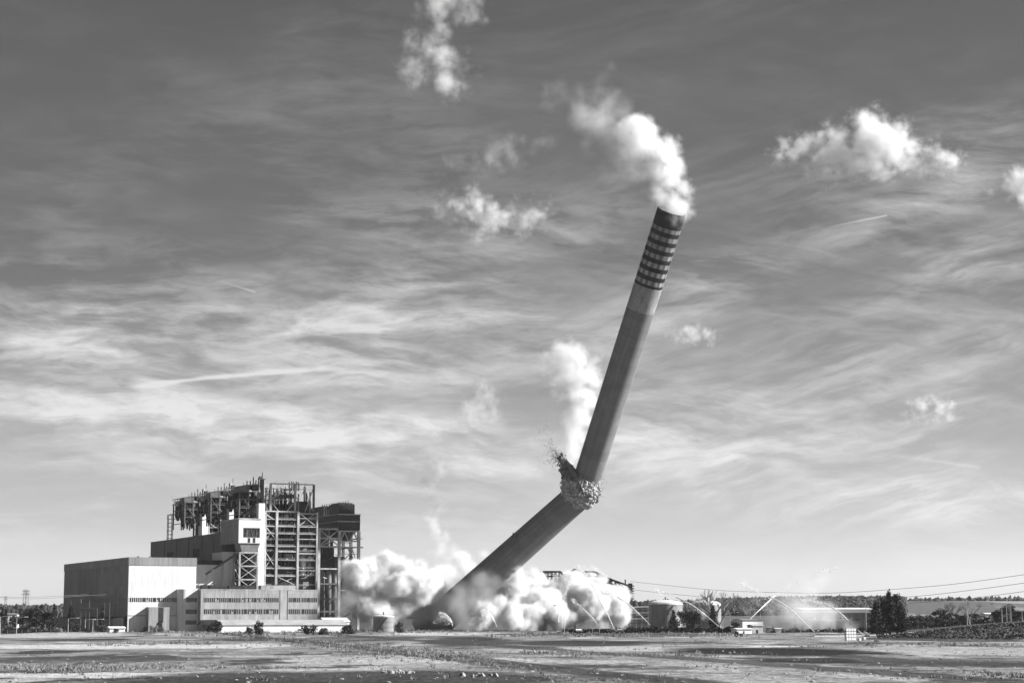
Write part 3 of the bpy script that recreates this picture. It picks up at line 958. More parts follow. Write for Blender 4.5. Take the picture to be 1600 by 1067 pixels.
    for k, y in enumerate((780, 793, 803)):
        z = onv(380, y, V0 + 2)[1]
        mb.beam((a, V0 + 2.4, z), (c, V0 + 2.4, z), .5).beam((a, V0 + 2, z + 1.1), (c, V0 + 2, z + 1.1), .15)
        mb.beam((a + .5, V0 + 3, z), (a + .5, V0 + 35, z), .5)
    mb.beam((a, V0 + 2.2, zf2), (b, V0 + 2.2, z0), .5).beam((b, V0 + 2.2, zf2 - 1), (c, V0 + 2.2, z0 + 8), .5)
    mb.build('silo_gallery', 'rust', t, org)
    for k in range(34):
        x = rr.uniform(a, cu[2])
        zz = zf - rr.uniform(0, 12)
        vv = V0 + rr.uniform(1, 30)
        hh = rr.uniform(2, 6) if zz + 6 > zf + 3 else rr.uniform(3, 9)
        MB().beam((x, vv, zz), (x + rr.choice((0, 0, 2, -2, 5, -5)), vv, min(zz + hh, zf + 2.5)), rr.uniform(.15, .4)).build('cut_member', rr.choice(('rust', 'steel', 'office', 'black')), t, org)
    # chute
    MB().beam((b + 1, V0 + 1.2, zf2), (c - 2, V0 + 1.2, zf2 - 12), 2.2, 1.6).build('coal_chute', 'rust', t, org)
    MB().beam((b - 2, V0 + .2, zf2 - 10), (c + 2, V0 + .2, zf2 - 18), 1.6, .8).build('coal_chute', 'office', t, org)
    # vents and mast on top
    for (px, yt) in ((386, 751), (391, 751), (396, 745), (400, 750), (404, 746), (407, 747), (456, 752), (459, 753), (463, 752), (466, 753), (452, 753)):
        u, z = onv(px, yt, V0 + 6)
        MB().tube([(u, V0 + 6, zf - 3), (u, V0 + 6, z)], .4, 8).build('vent_pipe', 'rust', t, org)
    u, z = onv(410, 741, V0 + 6)
    MB().box(u - 1.0, u + 1.0, V0 + 5, V0 + 7, zf2 - 6, z - 3).build('mast_base', 'rust', t, org)
    MB().tube([(u, V0 + 6, z - 3), (u, V0 + 6, z + 1.5)], .25, 8).build('mast', 'rust', t, org)
    MB().box(u - 2.4, u + 2.0, V0 + 4.5, V0 + 7.5, z - 3.4, z - 3).box(u - 2.3, u - .4, V0 + 5, V0 + 7, z - 3, z - 1.4).build('mast_platform', 'steel', t, org)
    # lift shaft, bright
    a, b = onv(403.5, 850, -2)[0], onv(413, 850, -2)[0]
    MB().box(a, b, -2, 8.7, 0, onv(408, 786, -2)[1]).build('lift_shaft', 'shaft', t, org)
    return t
M['shaft'] = mat('lift_shaft_cladding', .72, .6, .2, .08, .3, (2.0, .08))
U0 = boiler_unit()
for k, lab in ((1, 'middle of the three steel framed boilers, half hidden behind the nearest'), (2, 'farthest of the three boilers, its silo steps lowest on the left')):
    c = copy_tree(U0)
    c.location = U0.location + VA * 70.0 * k
    c['label'] = lab
    c.name = 'boiler_unit'

# ------------------------------------------------------------------ precipitator tower at the right
def precip():
    V = 12.0
    u0, u1, u2 = onv(497.5, 850, V)[0], onv(530, 850, V)[0], onv(560.5, 850, V)[0]
    t, org = plant_thing('filter_tower', (u1, V), 'black corrugated filter house on tall pale steel legs beside the dust cloud', 'filter tower')
    Z = lambda y: onv(530, y, V)[1]
    for u in (u0 + .3, u1, u2):
        for v in (V, V + 16, V + 32):
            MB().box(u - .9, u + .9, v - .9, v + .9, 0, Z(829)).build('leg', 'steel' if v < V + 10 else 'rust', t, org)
    for y in (826.5, 841, 854, 888.5, 912, 935, 955):
        z = Z(y)
        mb = MB()
        for v in (V, V + 16, V + 32):
            mb.beam((u0, v, z), (u1, v, z), 1.0)
        for u in (u0, u1, u2):
            mb.beam((u, V, z), (u, V + 32, z), .8)
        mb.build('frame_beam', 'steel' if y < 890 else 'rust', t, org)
    for y in (829.5, 845, 854.5):
        z = Z(y)
        MB().beam((u1, V - .3, z), (u2 + (3 if y == 854.5 else 0), V - .3, z), .9).build('frame_beam', 'steel', t, org)
        MB().beam((u1, V + 32, z), (u2, V + 32, z), .8).build('frame_beam', 'steel', t, org)
    mb = MB()
    for (ya, yb) in ((826.5, 854),):
        mb.beam((u0, V - .4, Z(ya)), (u1, V - .4, Z(yb)), .6).beam((u0, V - .2, Z(yb)), (u1, V - .2, Z(ya)), .6)
        mb.beam(((u0 + u1) / 2, V, Z(ya)), ((u0 + u1) / 2, V, Z(yb)), .4)
    mb.beam((u0, V - .4, Z(854)), (u1, V - .4, Z(841)), .5)
    for k in (0, 1):
        a = u1 + (u2 - u1) * (.04 + k * .48)
        b = a + (u2 - u1) * .42
        mb.beam((a, V - .5, Z(845)), ((a + b) / 2, V - .5, Z(831)), .7).beam((b, V - .5, Z(845)), ((a + b) / 2, V - .5, Z(831)), .7)
    mb.beam((u1 + 1, V - .4, Z(878)), (u1 + 9, V - .4, Z(863)), .6).beam((u2 - 5, V - .4, Z(856)), (u2 - .5, V - .4, Z(885)), .5)
    mb.beam((u2 - .3, V, Z(886)), (u2 - 5, V + 8, Z(856)), .5)
    rq = random.Random(4)
    for k in range(40):
        x = rq.uniform(u0, u2)
        v = V + rq.uniform(0, 20)
        z = rq.uniform(Z(950), Z(832))
        MB().beam((x, v, z), (x + rq.uniform(-5, 5), v + rq.uniform(-3, 3), z + rq.uniform(-3, 6)), rq.uniform(.15, .4)).build('cut_member', rq.choice(('steel', 'rust')), t, org)
    for y in (865, 875, 899, 922):
        mb.beam((u1, V + .2, Z(y)), (u2, V + .2, Z(y)), .4).beam((u1, V + .2, Z(y) + 1.2), (u2, V + .2, Z(y) + 1.2), .12)
    mb.build('bracing', 'steel', t, org)
    MB().box(u1 + 1.2, u2 - 1.2, V + 12, V + 31, 0, Z(903)).build('lower_casing', 'rust', t, org)
    MB().box(u1 + 3, u2 - 4, V + 18, V + 30, Z(903), Z(868)).build('rear_box', 'rust', t, org)
    # hoppers under the casing
    for k in (0, 1):
        a = u1 + 1 + (u2 - u1 - 2) * k / 2
        b = a + (u2 - u1 - 2) / 2
        m_ = (a + b) / 2
        MB().add([(a, V + 1, Z(829)), (b, V + 1, Z(829)), (b, V + 31, Z(829)), (a, V + 31, Z(829)), (m_ - 1, V + 14, Z(843)), (m_ + 1, V + 14, Z(843)), (m_ + 1, V + 18, Z(843)), (m_ - 1, V + 18, Z(843))],
                 [(0, 1, 5, 4), (1, 2, 6, 5), (2, 3, 7, 6), (3, 0, 4, 7), (4, 5, 6, 7), (3, 2, 1, 0)]).build('hopper', 'rust', t, org)
    # casing
    ca, cb = u1 - 1, u2 + .5
    MB().box(ca, cb, V - 1, V + 70, Z(828), Z(804)).build('casing', 'dark', t, org)
    MB().box(ca - .4, cb + .4, V - 1.5, V + 70.4, Z(804), Z(802.6)).build('walkway', 'steel', t, org)
    MB().box(ca - .3, cb + .3, V - 1.35, V - 1.02, Z(815), Z(813.6)).box(ca - .35, ca - .02, V - 1.0, V + 70, Z(815), Z(813.6)).build('girt', 'steel', t, org)
    za, zb = Z(802.6), Z(784.5)
    hb = zb - za
    for v0, v1, kk in ((V + 2, V + 23, 1.0), (V + 34, V + 62, .92)):
        mb = MB()
        x0, x1, ht = ca + 1, cb - 3, hb * kk
        pl = lambda i, z: [(x0 + i, v0 + i, z), (x1 - i, v0 + i, z), (x1 - i, v1 - i, z), (x0 + i, v1 - i, z)]
        mb.add(pl(0, za) + pl(0, za + ht * .84) + pl(1.8, za + ht), [(3, 2, 1, 0)] + [(k * 4 + i, k * 4 + (i + 1) % 4, k * 4 + 4 + (i + 1) % 4, k * 4 + 4 + i) for k in (0, 1) for i in range(4)] + [(8, 9, 10, 11)])
        q = x0
        while q < x1:
            mb.box(q, q + .25, v0 - .3, v0 - .01, za, za + ht * .84)
            q += 1.6
        mb.build('penthouse', 'dark', t, org)
    for v in range(int(V) + 2, int(V) + 60, 5):
        MB().tube([((ca + cb) / 2, v, zb - 1), ((ca + cb) / 2, v, zb + 1.5)], .35, 8).build('vent_pipe', 'rust', t, org)
    # ducts, and dark boxes put in so the inside reads dark
    MB().box(u0 + 1.2, u1 - 1.2, V + 7, V + 30, Z(888), Z(856)).build('dark_box', 'black', t, org)
    MB().box(u0 + 1.2, u1 - 1.2, V + 13, V + 30, 0, Z(888)).build('rear_box', 'rust', t, org)
    MB().box(u0 + 4, u1 - 3, V + 12, V + 30, Z(855), Z(829)).build('upper_duct', 'rust', t, org)
    for k, (a, b) in enumerate(((499, 511), (512, 521), (522, 529))):
        q0, q1 = onv(a, 900, V + 3)[0], onv(b, 900, V + 3)[0]
        r = (q1 - q0) / 2
        MB().lathe(((q0 + q1) / 2, V + 5 + r, 0), [(r, 0), (r, Z(898)), (r * .85, Z(893)), (r * .5, Z(890)), (r * .1, Z(889))], 20).build('flue_duct', 'duct', t, org, smooth=True)
    for v in ():
        MB().tube([(u1 + 2, v, Z(858)), ((u1 + u2) / 2, v + 2, Z(870)), (u2 - 2, v, Z(895)), (u2 - 3, v, 0)], 2.2, 12).build('gas_duct', 'duct', t, org, smooth=True)
M['duct'] = mat('duct_sheet', .16, .6, .2, .1, .25)
precip()
# ------------------------------------------------------------------ generic boxy buildings set on the ground
M['shedroof'] = mat('shed_roof', .30, .8, .2, .15)
def gabled(name, px0, px1, Y, depth, ytop, yeave, label, cat, wall='pale', roofm='roof', rz=GRID, features=(), base=None):
    """long building whose front runs px0..px1, roof ridge parallel to the front"""
    p0 = on_ground(px0, Y)
    ua = Vector((math.cos(rz), math.sin(rz), 0))
    d = ray(px1, HZ)
    # front corner at the right: p0 + ua * L has x / y = d.x
    L = (d.x * p0.y - p0.x) / (ua.x - d.x * ua.y)
    ze = CAMZ - (yeave - HZ) * Y / F_PX
    zt = CAMZ - (ytop - HZ) * Y / F_PX
    z0 = p0.z - 1.0
    t = empty(name, (p0.x, p0.y, z0), label, cat, rz=rz)
    ze -= z0; zt -= z0
    MB().box(0, L, 0, depth, 0, ze).prism([(0, ze), (depth, ze), (depth / 2, zt - .15)], .05, L - .05, axis='x').build('wall', wall, t)
    MB().prism([(-.6, ze + .1), (depth / 2, zt), (depth + .6, ze + .1), (depth + .6, ze + .35), (depth / 2, zt + .25), (-.6, ze + .35)], -.5, L + .5, axis='x').build('roof', roofm, t)
    for f in features:
        kind, a, b, z_0, z_1 = f
        MB().box(L * a, L * b, -.06, .02, z_0 + 1.0, z_1 + 1.0).build(kind, 'glass', t)
    return t, L, ze
gabled('storage_shed', 345, 544, 1235, 26, 968.3, 976.5, 'long low white shed with grey roof in front of the office block', 'shed', 'pale', 'shedroof', features=[('door', .3, .33, 0, 2.4), ('window', .6, .63, 1, 2)])
gabled('site_hut', 508, 546, 1275, 14, 965.0, 971.0, 'small white hut with shallow roof at the foot of the filter tower', 'hut', 'pale', 'tankroof', features=[('window', .3, .4, 1, 2.2), ('door', .7, .78, 0, 2.2)])
gabled('dark_shed', 322, 344, 1215, 18, 968.5, 977, 'dark roofed little shed left of the long white shed', 'shed', 'conc', 'dark', features=[('door', .4, .6, 0, 2.4)])
gabled('gate_lodge', 172, 196, 1190, 8, 978.5, 981, 'tiny pale lodge among bushes at the foot of the turbine hall', 'lodge', 'pale', 'pale', features=[('window', .3, .6, 1, 2)])
gabled('distant_block', 11, 27, 1700, 16, 958, 960, 'small pale block among the trees at the far left', 'building', 'pale', 'roof', 0.15, features=[('window', .2, .3, 3, 5), ('window', .5, .6, 3, 5)])
gabled('white_workshop', 1160, 1192, 1180, 11, 967, 968.8, 'small white workshop beside the water jets, right of the tanks', 'workshop', 'pale', 'roof', features=[('door', .5, .62, 0, 3)])
gabled('lean_shed', 1176, 1192, 1120, 6, 975.5, 977.5, 'grey open shed standing against the white workshop', 'shed', 'conc', 'conc', features=[('door', .3, .5, 0, 2)])
gabled('low_wall_store', 1151, 1175, 1110, 6, 981, 982.5, 'low pale store in front of the white workshop', 'store', 'pale', 'pale', features=[('door', .4, .5, 0, 1.6)])
gabled('small_kiosk', 1198, 1204, 1150, 4, 979, 980.5, 'grey kiosk right of the white workshop', 'kiosk', 'conc', 'roof', 0)
gabled('small_kiosk', 1212, 1220, 1150, 4, 981, 982, 'wide pale kiosk in the mist of the water jets', 'kiosk', 'pale', 'pale', 0)
t, L, ze = gabled('warehouse', 1254, 1363, 1320, 40, 948.5, 956.8, 'large grey warehouse with a pale roof behind the right hand water jets', 'warehouse', 'whouse', 'tankroof', .06) if False else (None, 0, 0)
def warehouse():
    Y = 1260.0
    p0, p1 = on_ground(1254, Y), on_ground(1364, Y)
    L = p1.x - p0.x
    Z = lambda y: CAMZ - (y - HZ) * Y / F_PX
    t = empty('warehouse', (p0.x, Y, 0), 'large grey warehouse with a thick pale roof edge behind the water jets', 'warehouse')
    MB().box(0, L, 0, 40, 0, Z(957)).build('wall', 'whouse', t)
    MB().prism([(-1.5, Z(957)), (42, Z(957)), (42, Z(953)), (24, Z(949)), (-1.5, Z(951.5))], -.8, L + .8, axis='x').build('roof', 'tankroof', t)
    a, b = L * .52, L * .74
    MB().box(L * .05, L * .62, -9, -.02, 0, Z(968)).build('canopy_bay', 'conc', t)
    MB().box(L * .02, L * .65, -9.6, .0, Z(968), Z(967)).build('canopy_roof', 'tankroof', t)
    for a in (.10, .27, .44):
        MB().box(L * a, L * (a + .12), -9.08, -8.98, 0, Z(971)).build('door_opening', 'black', t)
    MB().box(L * .72, L * .80, -.06, .02, Z(968.5), Z(966.5)).build('window', 'glass', t)
    for a in (.66, .86, .93):
        MB().box(L * a, L * a + .3, -.12, 0, 0, Z(957)).build('downpipe', 'rust', t)
    MB().box(L * .15, L * .17, -5, -3.4, Z(967), Z(964)).build('roof_unit', 'pale', t)
    MB().box(L * .26, L * .31, -5, -2.4, Z(967), Z(962.5)).build('roof_unit', 'office', t)
M['whouse'] = mat('warehouse_cladding', .20, .6, .1, .05, .2, (2.5, .1))
warehouse()
gabled('farm_building', 1540, 1557, 1900, 14, 957.5, 959, 'white farm building beyond the bank, among trees', 'farm building', 'pale', 'pale', .1, features=[('door', .2, .35, 0, 3), ('window', .6, .7, 2, 4)])

# ------------------------------------------------------------------ tanks
def tank(px0, px1, Y, ytop, ydome, label, cap=False):
    p0, p1 = on_ground(px0, Y), on_ground(px1, Y)
    r = (p1.x - p0.x) / 2
    Z = lambda y: CAMZ - (y - HZ) * Y / F_PX
    t = empty('storage_tank', ((p0.x + p1.x) / 2, Y, 0), label, 'tank', 'cylindrical storage tanks')
    h, hd = Z(ytop), Z(ydome)
    MB().lathe((0, 0, 0), [(r, 0), (r, h)], 56).build('shell', 'tank', t)
    prof = [(r + .25, h), (r + .25, h + .5)] + [(r * math.cos(a), h + .5 + (hd - h) * math.sin(a)) for a in [i / 8 * math.pi / 2 * .98 for i in range(9)]]
    MB().lathe((0, 0, 0), prof, 56).build('roof', 'tankroof', t, smooth=False)
    for k in (1, 2):
        MB().lathe((0, 0, 0), [(r + .01, h * k / 3), (r + .22, h * k / 3), (r + .22, h * k / 3 + .3), (r + .01, h * k / 3 + .3)], 56).build('stiffening_ring', 'tank', t)
    mb = MB()
    for k in range(40):
        a0, a1 = k / 40 * 2 * math.pi, (k + 1) / 40 * 2 * math.pi
        p, q = Vector((r * math.cos(a0), r * math.sin(a0), h + .5)), Vector((r * math.cos(a1), r * math.sin(a1), h + .5))
        up = Vector((0, 0, 1.1))
        mb.beam(p + up, q + up, .1).beam(p, p + up, .1)
    mb.build('handrail', 'pole', t)
    MB().tube([(0, 0, hd), (0, 0, hd + 2.4)], .5, 8).build('vent_pipe', 'rust', t)
    mb = MB()
    for k in range(22):
        a = -2.2 + k * .05
        z = h * k / 22
        mb.box(r * math.cos(a) * 1.01 - .4, r * math.cos(a) * 1.01 + .4, r * math.sin(a) * 1.015 - .9, r * math.sin(a) * 1.015, z, z + .3)
    mb.build('stairway', 'rust', t)
    return t
tank(1013.5, 1066.5, 1330, 944.5, 938.5, 'nearer fuller storage tank with domed roof, behind dark conifers')
tank(1078, 1126.5, 1350, 945.5, 938.5, 'right hand domed storage tank, half hidden by a conifer and a bare tree')
tank(583, 615.5, 1250, 963.5, 961.5, 'small dusty lone tank at the foot of the collapsing chimney')

# ------------------------------------------------------------------ stripped coal gantry behind the dust
def gantry():
    Y = 1500.0
    W = lambda px, py, dy=0: at(px, py, Y + dy)
    o = on_ground(930, Y)
    t = empty('coal_gantry', o, 'dark curved conveyor gantry poking out of the top of the dust bank', 'conveyor gantry')
    org = o
    pts = [(848, 893), (876, 893), (881, 899), (900, 893), (930, 893), (943, 900), (960, 907), (980, 914), (988, 922)]
    mb = MB()
    for a, b in zip(pts[:-1], pts[1:]):
        mb.beam(W(*a), W(*b), 1.4).beam(W(a[0], a[1] + 7), W(b[0], b[1] + 7), 1.0).beam(W(*a), W(b[0], b[1] + 7), .6)
        mb.beam(W(a[0], a[1], 6), W(b[0], b[1], 6), 1.2)
    mb.build('gallery_truss', 'black', t, org)
    for px in (856, 862, 868, 874):
        MB().box(W(px - 1.6, 893).x, W(px + 1.6, 893).x, Y - .4, Y + 5, W(px, 906).z, W(px, 894.5).z).build('hanging_sheet', 'tankroof', t, org)
    MB().tube([W(893, 907), W(893.5, 895.5), W(898, 892), W(903, 893), W(905, 900)], 2.2, 10).build('hood', 'black', t, org)
    a, b = W(938, 899), W(952, 912)
    MB().add([W(936, 898), W(946, 900), W(958, 908), W(944, 914), W(936, 898, 8), W(946, 900, 8), W(958, 908, 8), W(944, 914, 8)],
             [(0, 1, 2, 3), (7, 6, 5, 4), (0, 4, 5, 1), (1, 5, 6, 2), (2, 6, 7, 3), (3, 7, 4, 0)]).build('chute', 'black', t, org)
    for px in (852, 898, 935, 962, 987):
        yt = {852: 894, 898: 896, 935: 897, 962: 909, 987: 922}[px]
        p = W(px, yt)
        MB().box(p.x - .7, p.x + .7, Y - .7, Y + .7, -1, p.z).box(p.x - .7, p.x + .7, Y + 5.3, Y + 6.7, -1, p.z).build('trestle_leg', 'rust', t, org)
    mb = MB()
    for y in range(915, 960, 4):
        mb.beam(W(984, y), W(991 if y % 8 else 993, y), .8)
    mb.build('stair_landing', 'black', t, org)
    MB().tube([W(977, 905), W(977, 914)], .5, 8).build('vent_pipe', 'black', t, org)
    MB().box(W(982, 915).x, W(988, 915).x, Y - 2, Y + 8, W(985, 925).z, W(985, 911).z).build('head_house', 'black', t, org)
    p0 = on_ground(983, 1450)
    t = empty('pipe_rack', p0, 'low grey pipe rack and ducts between dust bank and left tank', 'pipe rack')
    W2 = lambda px, py, dy=0: at(px, py, 1450 + dy)
    for px in (985, 994, 1003, 1012, 1021):
        MB().box(W2(px, 948).x - .3, W2(px, 948).x + .3, 1449.5, 1450.5, -1, W2(px, 948).z).build('post', 'pole', t, p0)
    for k, y in enumerate((949, 953, 958, 962, 967, 972)):
        MB().tube([W2(984, y), W2(1022, y - 1)], .7, 8).build('pipe', ('office', 'rust')[k % 2], t, p0)
    MB().box(W2(984, 948).x, W2(1012, 948).x, 1452, 1470, -1, W2(1000, 948).z).build('duct_house', 'grey', t, p0)
gantry()

# ------------------------------------------------------------------ the chimney
BREAK = at(911, 768, 1400)
CTOP = at(1049.5, 330, 1318)
CBASE = at(668, 962, 1432)
CBASE.z = 0.0
def shaft(name, p, q, r0, r1, m, parent, org, seg=64, rings=40, jag0=0.0, jag1=0.0, hollow1=False):
    d = (q - p)
    L = d.length
    rr = random.Random(int(L))
    vs, fs = [], []
    n0 = [rr.uniform(-1, 1) for _ in range(seg)]
    for i in range(rings + 1):
        t = i / rings
        r = r0 + (r1 - r0) * t
        for k in range(seg):
            a = 2 * math.pi * k / seg
            z = t * L
            if i == 0: z += n0[k] * jag0
            if i == rings: z += n0[k] * jag1
            vs.append((r * math.cos(a), r * math.sin(a), z))
    for i in range(rings):
        for k in range(seg):
            k2 = (k + 1) % seg
            fs.append((i * seg + k, i * seg + k2, (i + 1) * seg + k2, (i + 1) * seg + k))
    if hollow1:   # open mouth with wall thickness
        base = len(vs)
        for zz, rv in ((L, r1 - 1.1), (L - 18, r1 - 1.1)):
            for k in range(seg):
                a = 2 * math.pi * k / seg
                vs.append((rv * math.cos(a), rv * math.sin(a), zz))
        for k in range(seg):
            k2 = (k + 1) % seg
            fs.append((rings * seg + k, rings * seg + k2, base + k2, base + k))
            fs.append((base + k, base + k2, base + seg + k2, base + seg + k))
        fs.append(tuple(base + seg + k for k in range(seg)))
    else:
        fs.append(tuple(rings * seg + k for k in range(seg)))
    fs.append(tuple(range(seg))[::-1])
    o = MB().add(vs, fs).build(name, m, parent, (0, 0, 0), smooth=True)
    o.location = p - org
    o.rotation_euler = d.to_track_quat('Z', 'Y').to_euler()
    return o, L
def chimney_mat(name, L=None, banded=False):
    m = bpy.data.materials.new(name)
    m.use_nodes = True
    n = NT(m.node_tree)
    b = n.N['Principled BSDF']
    P = n.new('ShaderNodeTexCoord').outputs['Object']
    x, y, z = n.sep(P)
    ang = n.math('ARCTAN2', y, x)
    st = n.noise(n.xyz(n.math('MULTIPLY', x, .35), n.math('MULTIPLY', y, .35), n.math('MULTIPLY', z, .012)), 1.0, 5, .6)
    bl = n.noise(P, .09, 5, .6)
    lift = n.math('FRACT', n.math('DIVIDE', z, 6.5))            # casting lifts
    ln = n.rng(lift, 0.0, .06, .86, 1.0)
    wn = n.new('ShaderNodeTexWhiteNoise', noise_dimensions='1D')
    n.L.new(n.math('FLOOR', n.math('DIVIDE', z, 6.5)), wn.inputs['W'])
    col = n.math('MULTIPLY', n.math('MULTIPLY', n.rng(st, .3, .7, .80, 1.16), n.rng(bl, .3, .7, .84, 1.14)), .17)
    col = n.math('MULTIPLY', n.math('MULTIPLY', col, ln), n.rng(wn.outputs[0], 0, 1, .93, 1.07))
    if banded:
        # painted warning bands: a sooty mouth, seven dark rings with chequered pale rings between, one broad pale ring
        W = n.math('SUBTRACT', L, z)
        zone = n.rng(W, L * .255, L * .256, 1.0, 0.0)
        fr = n.math('FRACT', n.math('DIVIDE', n.math('SUBTRACT', W, L * .035), L * .0305))
        dark = n.math('LESS_THAN', fr, .50)
        dark = n.math('MAXIMUM', dark, n.math('LESS_THAN', W, L * .052))
        chk = n.math('FRACT', n.math('ADD', n.math('MULTIPLY', ang, 14 / 6.28318), .2))
        pale = n.mix(n.math('LESS_THAN', chk, .55), .13, .30)
        pale = n.mix(n.rng(W, L * .06, L * .20, .55, 0.0), pale, .12)
        ring = n.mix(dark, pale, .014)
        soot = n.rng(n.noise(n.xyz(n.math('MULTIPLY', x, .25), n.math('MULTIPLY', y, .25), n.math('MULTIPLY', z, .08)), 1.0, 6, .7), .3, .7, .45, 1.35)
        ring = n.math('MULTIPLY', ring, soot)
        inb = n.math('LESS_THAN', W, L * .258)
        white = n.math('MULTIPLY', n.math('GREATER_THAN', W, L * .258), n.math('LESS_THAN', W, L * .345))
        brick = n.new('ShaderNodeTexBrick')
        n.L.new(n.xyz(n.math('MULTIPLY', ang, 10.0), z, 0.0), brick.inputs[0])
        brick.inputs['Scale'].default_value = .5
        brick.inputs['Color1'].default_value = (.25, .25, .25, 1)
        brick.inputs['Color2'].default_value = (.32, .32, .32, 1)
        brick.inputs['Mortar'].default_value = (.18, .18, .18, 1)
        bw = n.math('MULTIPLY', n.sep(brick.outputs[0])[0], soot)
        col = n.mix(white, col, bw)
        col = n.mix(inb, col, ring)
    cc = n.new('ShaderNodeCombineColor')
    for i in range(3):
        n.L.new(col, cc.inputs[i])
    n.L.new(cc.outputs[0], b.inputs['Base Color'])
    b.inputs['Roughness'].default_value = .85
    b.inputs['Specular IOR Level'].default_value = .2
    return m
def chimney():
    t = empty('collapsing_chimney', CBASE, 'giant concrete power station chimney snapped in the middle and toppling, banded top leaning right', 'chimney')
    org = CBASE
    dl = (BREAK - CBASE).normalized()
    du = (CTOP - BREAK).normalized()
    shaft('lower_shaft', CBASE - dl * 4, BREAK + dl * 1.0, 11.4, 10.0, chimney_mat('stained_concrete'), t, org, jag1=1.2)
    L = (CTOP - BREAK).length
    shaft('upper_shaft', BREAK - du * -2, CTOP, 9.6, 9.95, chimney_mat('banded_concrete', L - 2, True), t, org, jag0=1.5, hollow1=True)
    # platform ring at the mouth
    c = t
    # ladder stub on the lower shaft
    rr = random.Random(3)
    # crushed collar
    mb = MB()
    rt = Vector((1, 0, 0))
    ctr = at(908, 764, 1398)
    S1 = 1400 / F_PX
    vs, fs = ICO[5]
    out = []
    for p in vs:
        k = 1 + .26 * mnoise.noise(p * 1.8) + .26 * abs(mnoise.noise(p * 5.0 + Vector((3, 1, 9)))) + .16 * mnoise.noise(p * 11.0) + .07 * mnoise.noise(p * 24.0)
        q = Vector((p.x * 26.5, p.y * 26, p.z * 27)) * S1 * k
        out.append(ctr + q)
    mb.add(out, fs)
    mb.build('crushed_collar', 'rubble', t, org)
    # crumpled left flank of the collar
    ctl = at(894, 752, 1401)
    ax = Vector((-.27, -.06, .95)).normalized()
    vs, fs = ICO[5]
    out = []
    for p in vs:
        k = 1 + .2 * mnoise.noise(p * 2.0 + Vector((7, 0, 0))) + .3 * abs(mnoise.noise(p * 5.0)) + .18 * mnoise.noise(p * 12.0)
        q = Vector((p.x * 14, p.y * 17, 0)) * S1 * k * (1 - .35 * p.z) + ax * (p.z * 33 * S1 * (k if p.z < 0 else 1 + .25 * mnoise.noise(Vector((p.x * 9, p.y * 9, 3)))))
        out.append(ctl + q)
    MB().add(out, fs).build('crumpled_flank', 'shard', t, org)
    ch = MB()
    for i in range(2600):
        th, ph = rr.uniform(0, 2 * math.pi), math.acos(rr.uniform(-.95, .8))
        e = Vector((math.sin(ph) * math.cos(th), -abs(math.sin(ph) * math.sin(th)), math.cos(ph)))
        q = ctr + Vector((e.x * 27, e.y * 26.5, e.z * 28)) * S1 * (1 + abs(rr.gauss(0, .07)))
        ch.blob(q, rr.choice((.18, .22, .28, .34, .42, .5, .65, .9, 1.3)), rr, 1, .6, (rr.uniform(.6, 1.3), 1, rr.uniform(.6, 1.4)))
    o = ch.build('collar_rubble', 'rubble', t, org)
    o['kind'] = 'stuff'
    # torn wall slabs standing out of the rubble, and bent reinforcing bars
    for i in range(20):
        th = i / 20 * 2 * math.pi + rr.uniform(-.1, .1)
        e = Vector((math.cos(th), math.sin(th) * .95, 0))
        if e.y > .5: continue
        zc_ = rr.uniform(-8, 7)
        b0 = ctr + e * rr.uniform(10.5, 12.5) + Vector((0, 0, zc_))
        d = (Vector((0, 0, 1)) + e * rr.uniform(.0, .6) + Vector((rr.gauss(0, .2), rr.gauss(0, .2), 0))).normalized()
        s1 = e.cross(d).normalized() * rr.uniform(1.2, 2.8)
        h = rr.uniform(3, 6.5)
        n_ = e * .45
        prof = [b0 - s1, b0 + s1, b0 + s1 * .9 + d * h * rr.uniform(.5, 1), b0 + s1 * .2 + d * h * rr.uniform(.7, 1.1), b0 - s1 * .5 + d * h * rr.uniform(.5, .9), b0 - s1 + d * h * rr.uniform(.2, .7)]
        k = len(prof)
        MB().add([p - n_ for p in prof] + [p + n_ for p in prof], [tuple(range(k))[::-1], tuple(range(k, 2 * k))] + [(j, (j + 1) % k, k + (j + 1) % k, k + j) for j in range(k)]).build('wall_slab', 'rubble', t, org)
    mb = MB()
    for i in range(90):
        th = rr.uniform(0, 2 * math.pi)
        e = Vector((math.cos(th), -abs(math.sin(th)), 0))
        b0 = ctr + e * 11.5 + Vector((0, 0, rr.uniform(-9, 10)))
        d = Vector((e.x + rr.gauss(0, .5), e.y, rr.uniform(-.2, 1.3)))
        mb.tube([b0, b0 + d * 1.3, b0 + d * 2.2 + Vector((rr.gauss(0, .6), 0, rr.gauss(0, .6)))], .09, 4)
    mb.build('bent_rebar', 'wire', t, org)['kind'] = 'stuff'
    # torn shell flaring up on the left of the break
    for (poly, dy, w) in (([(868, 700), (873, 712), (884, 726), (899, 756), (898, 772), (884, 764), (875, 744), (867, 722), (872, 716)], 0, 3),
                          ([(876, 704), (886, 716), (896, 738), (905, 762), (896, 768), (888, 742), (880, 724)], -6, 2.5)
                          ):
        # jagged outline, curved in depth
        pts = []
        for i in range(len(poly)):
            a, b = poly[i], poly[(i + 1) % len(poly)]
            for k in range(5):
                s_ = k / 5
                pts.append((a[0] + (b[0] - a[0]) * s_ + rr.uniform(-.9, .9), a[1] + (b[1] - a[1]) * s_ + rr.uniform(-.9, .9)))
        base = [at(x + 6, 776 + (y - 776) * .80, 1396 + dy + (x - 880) * -.35) for x, y in pts]
        k = len(base)
        cen = sum(base, Vector()) / k
        vs = base + [p + Vector((.6, w, 0)) for p in base] + [cen + Vector((0, -.8, 0)), cen + Vector((.6, w + .8, 0))]
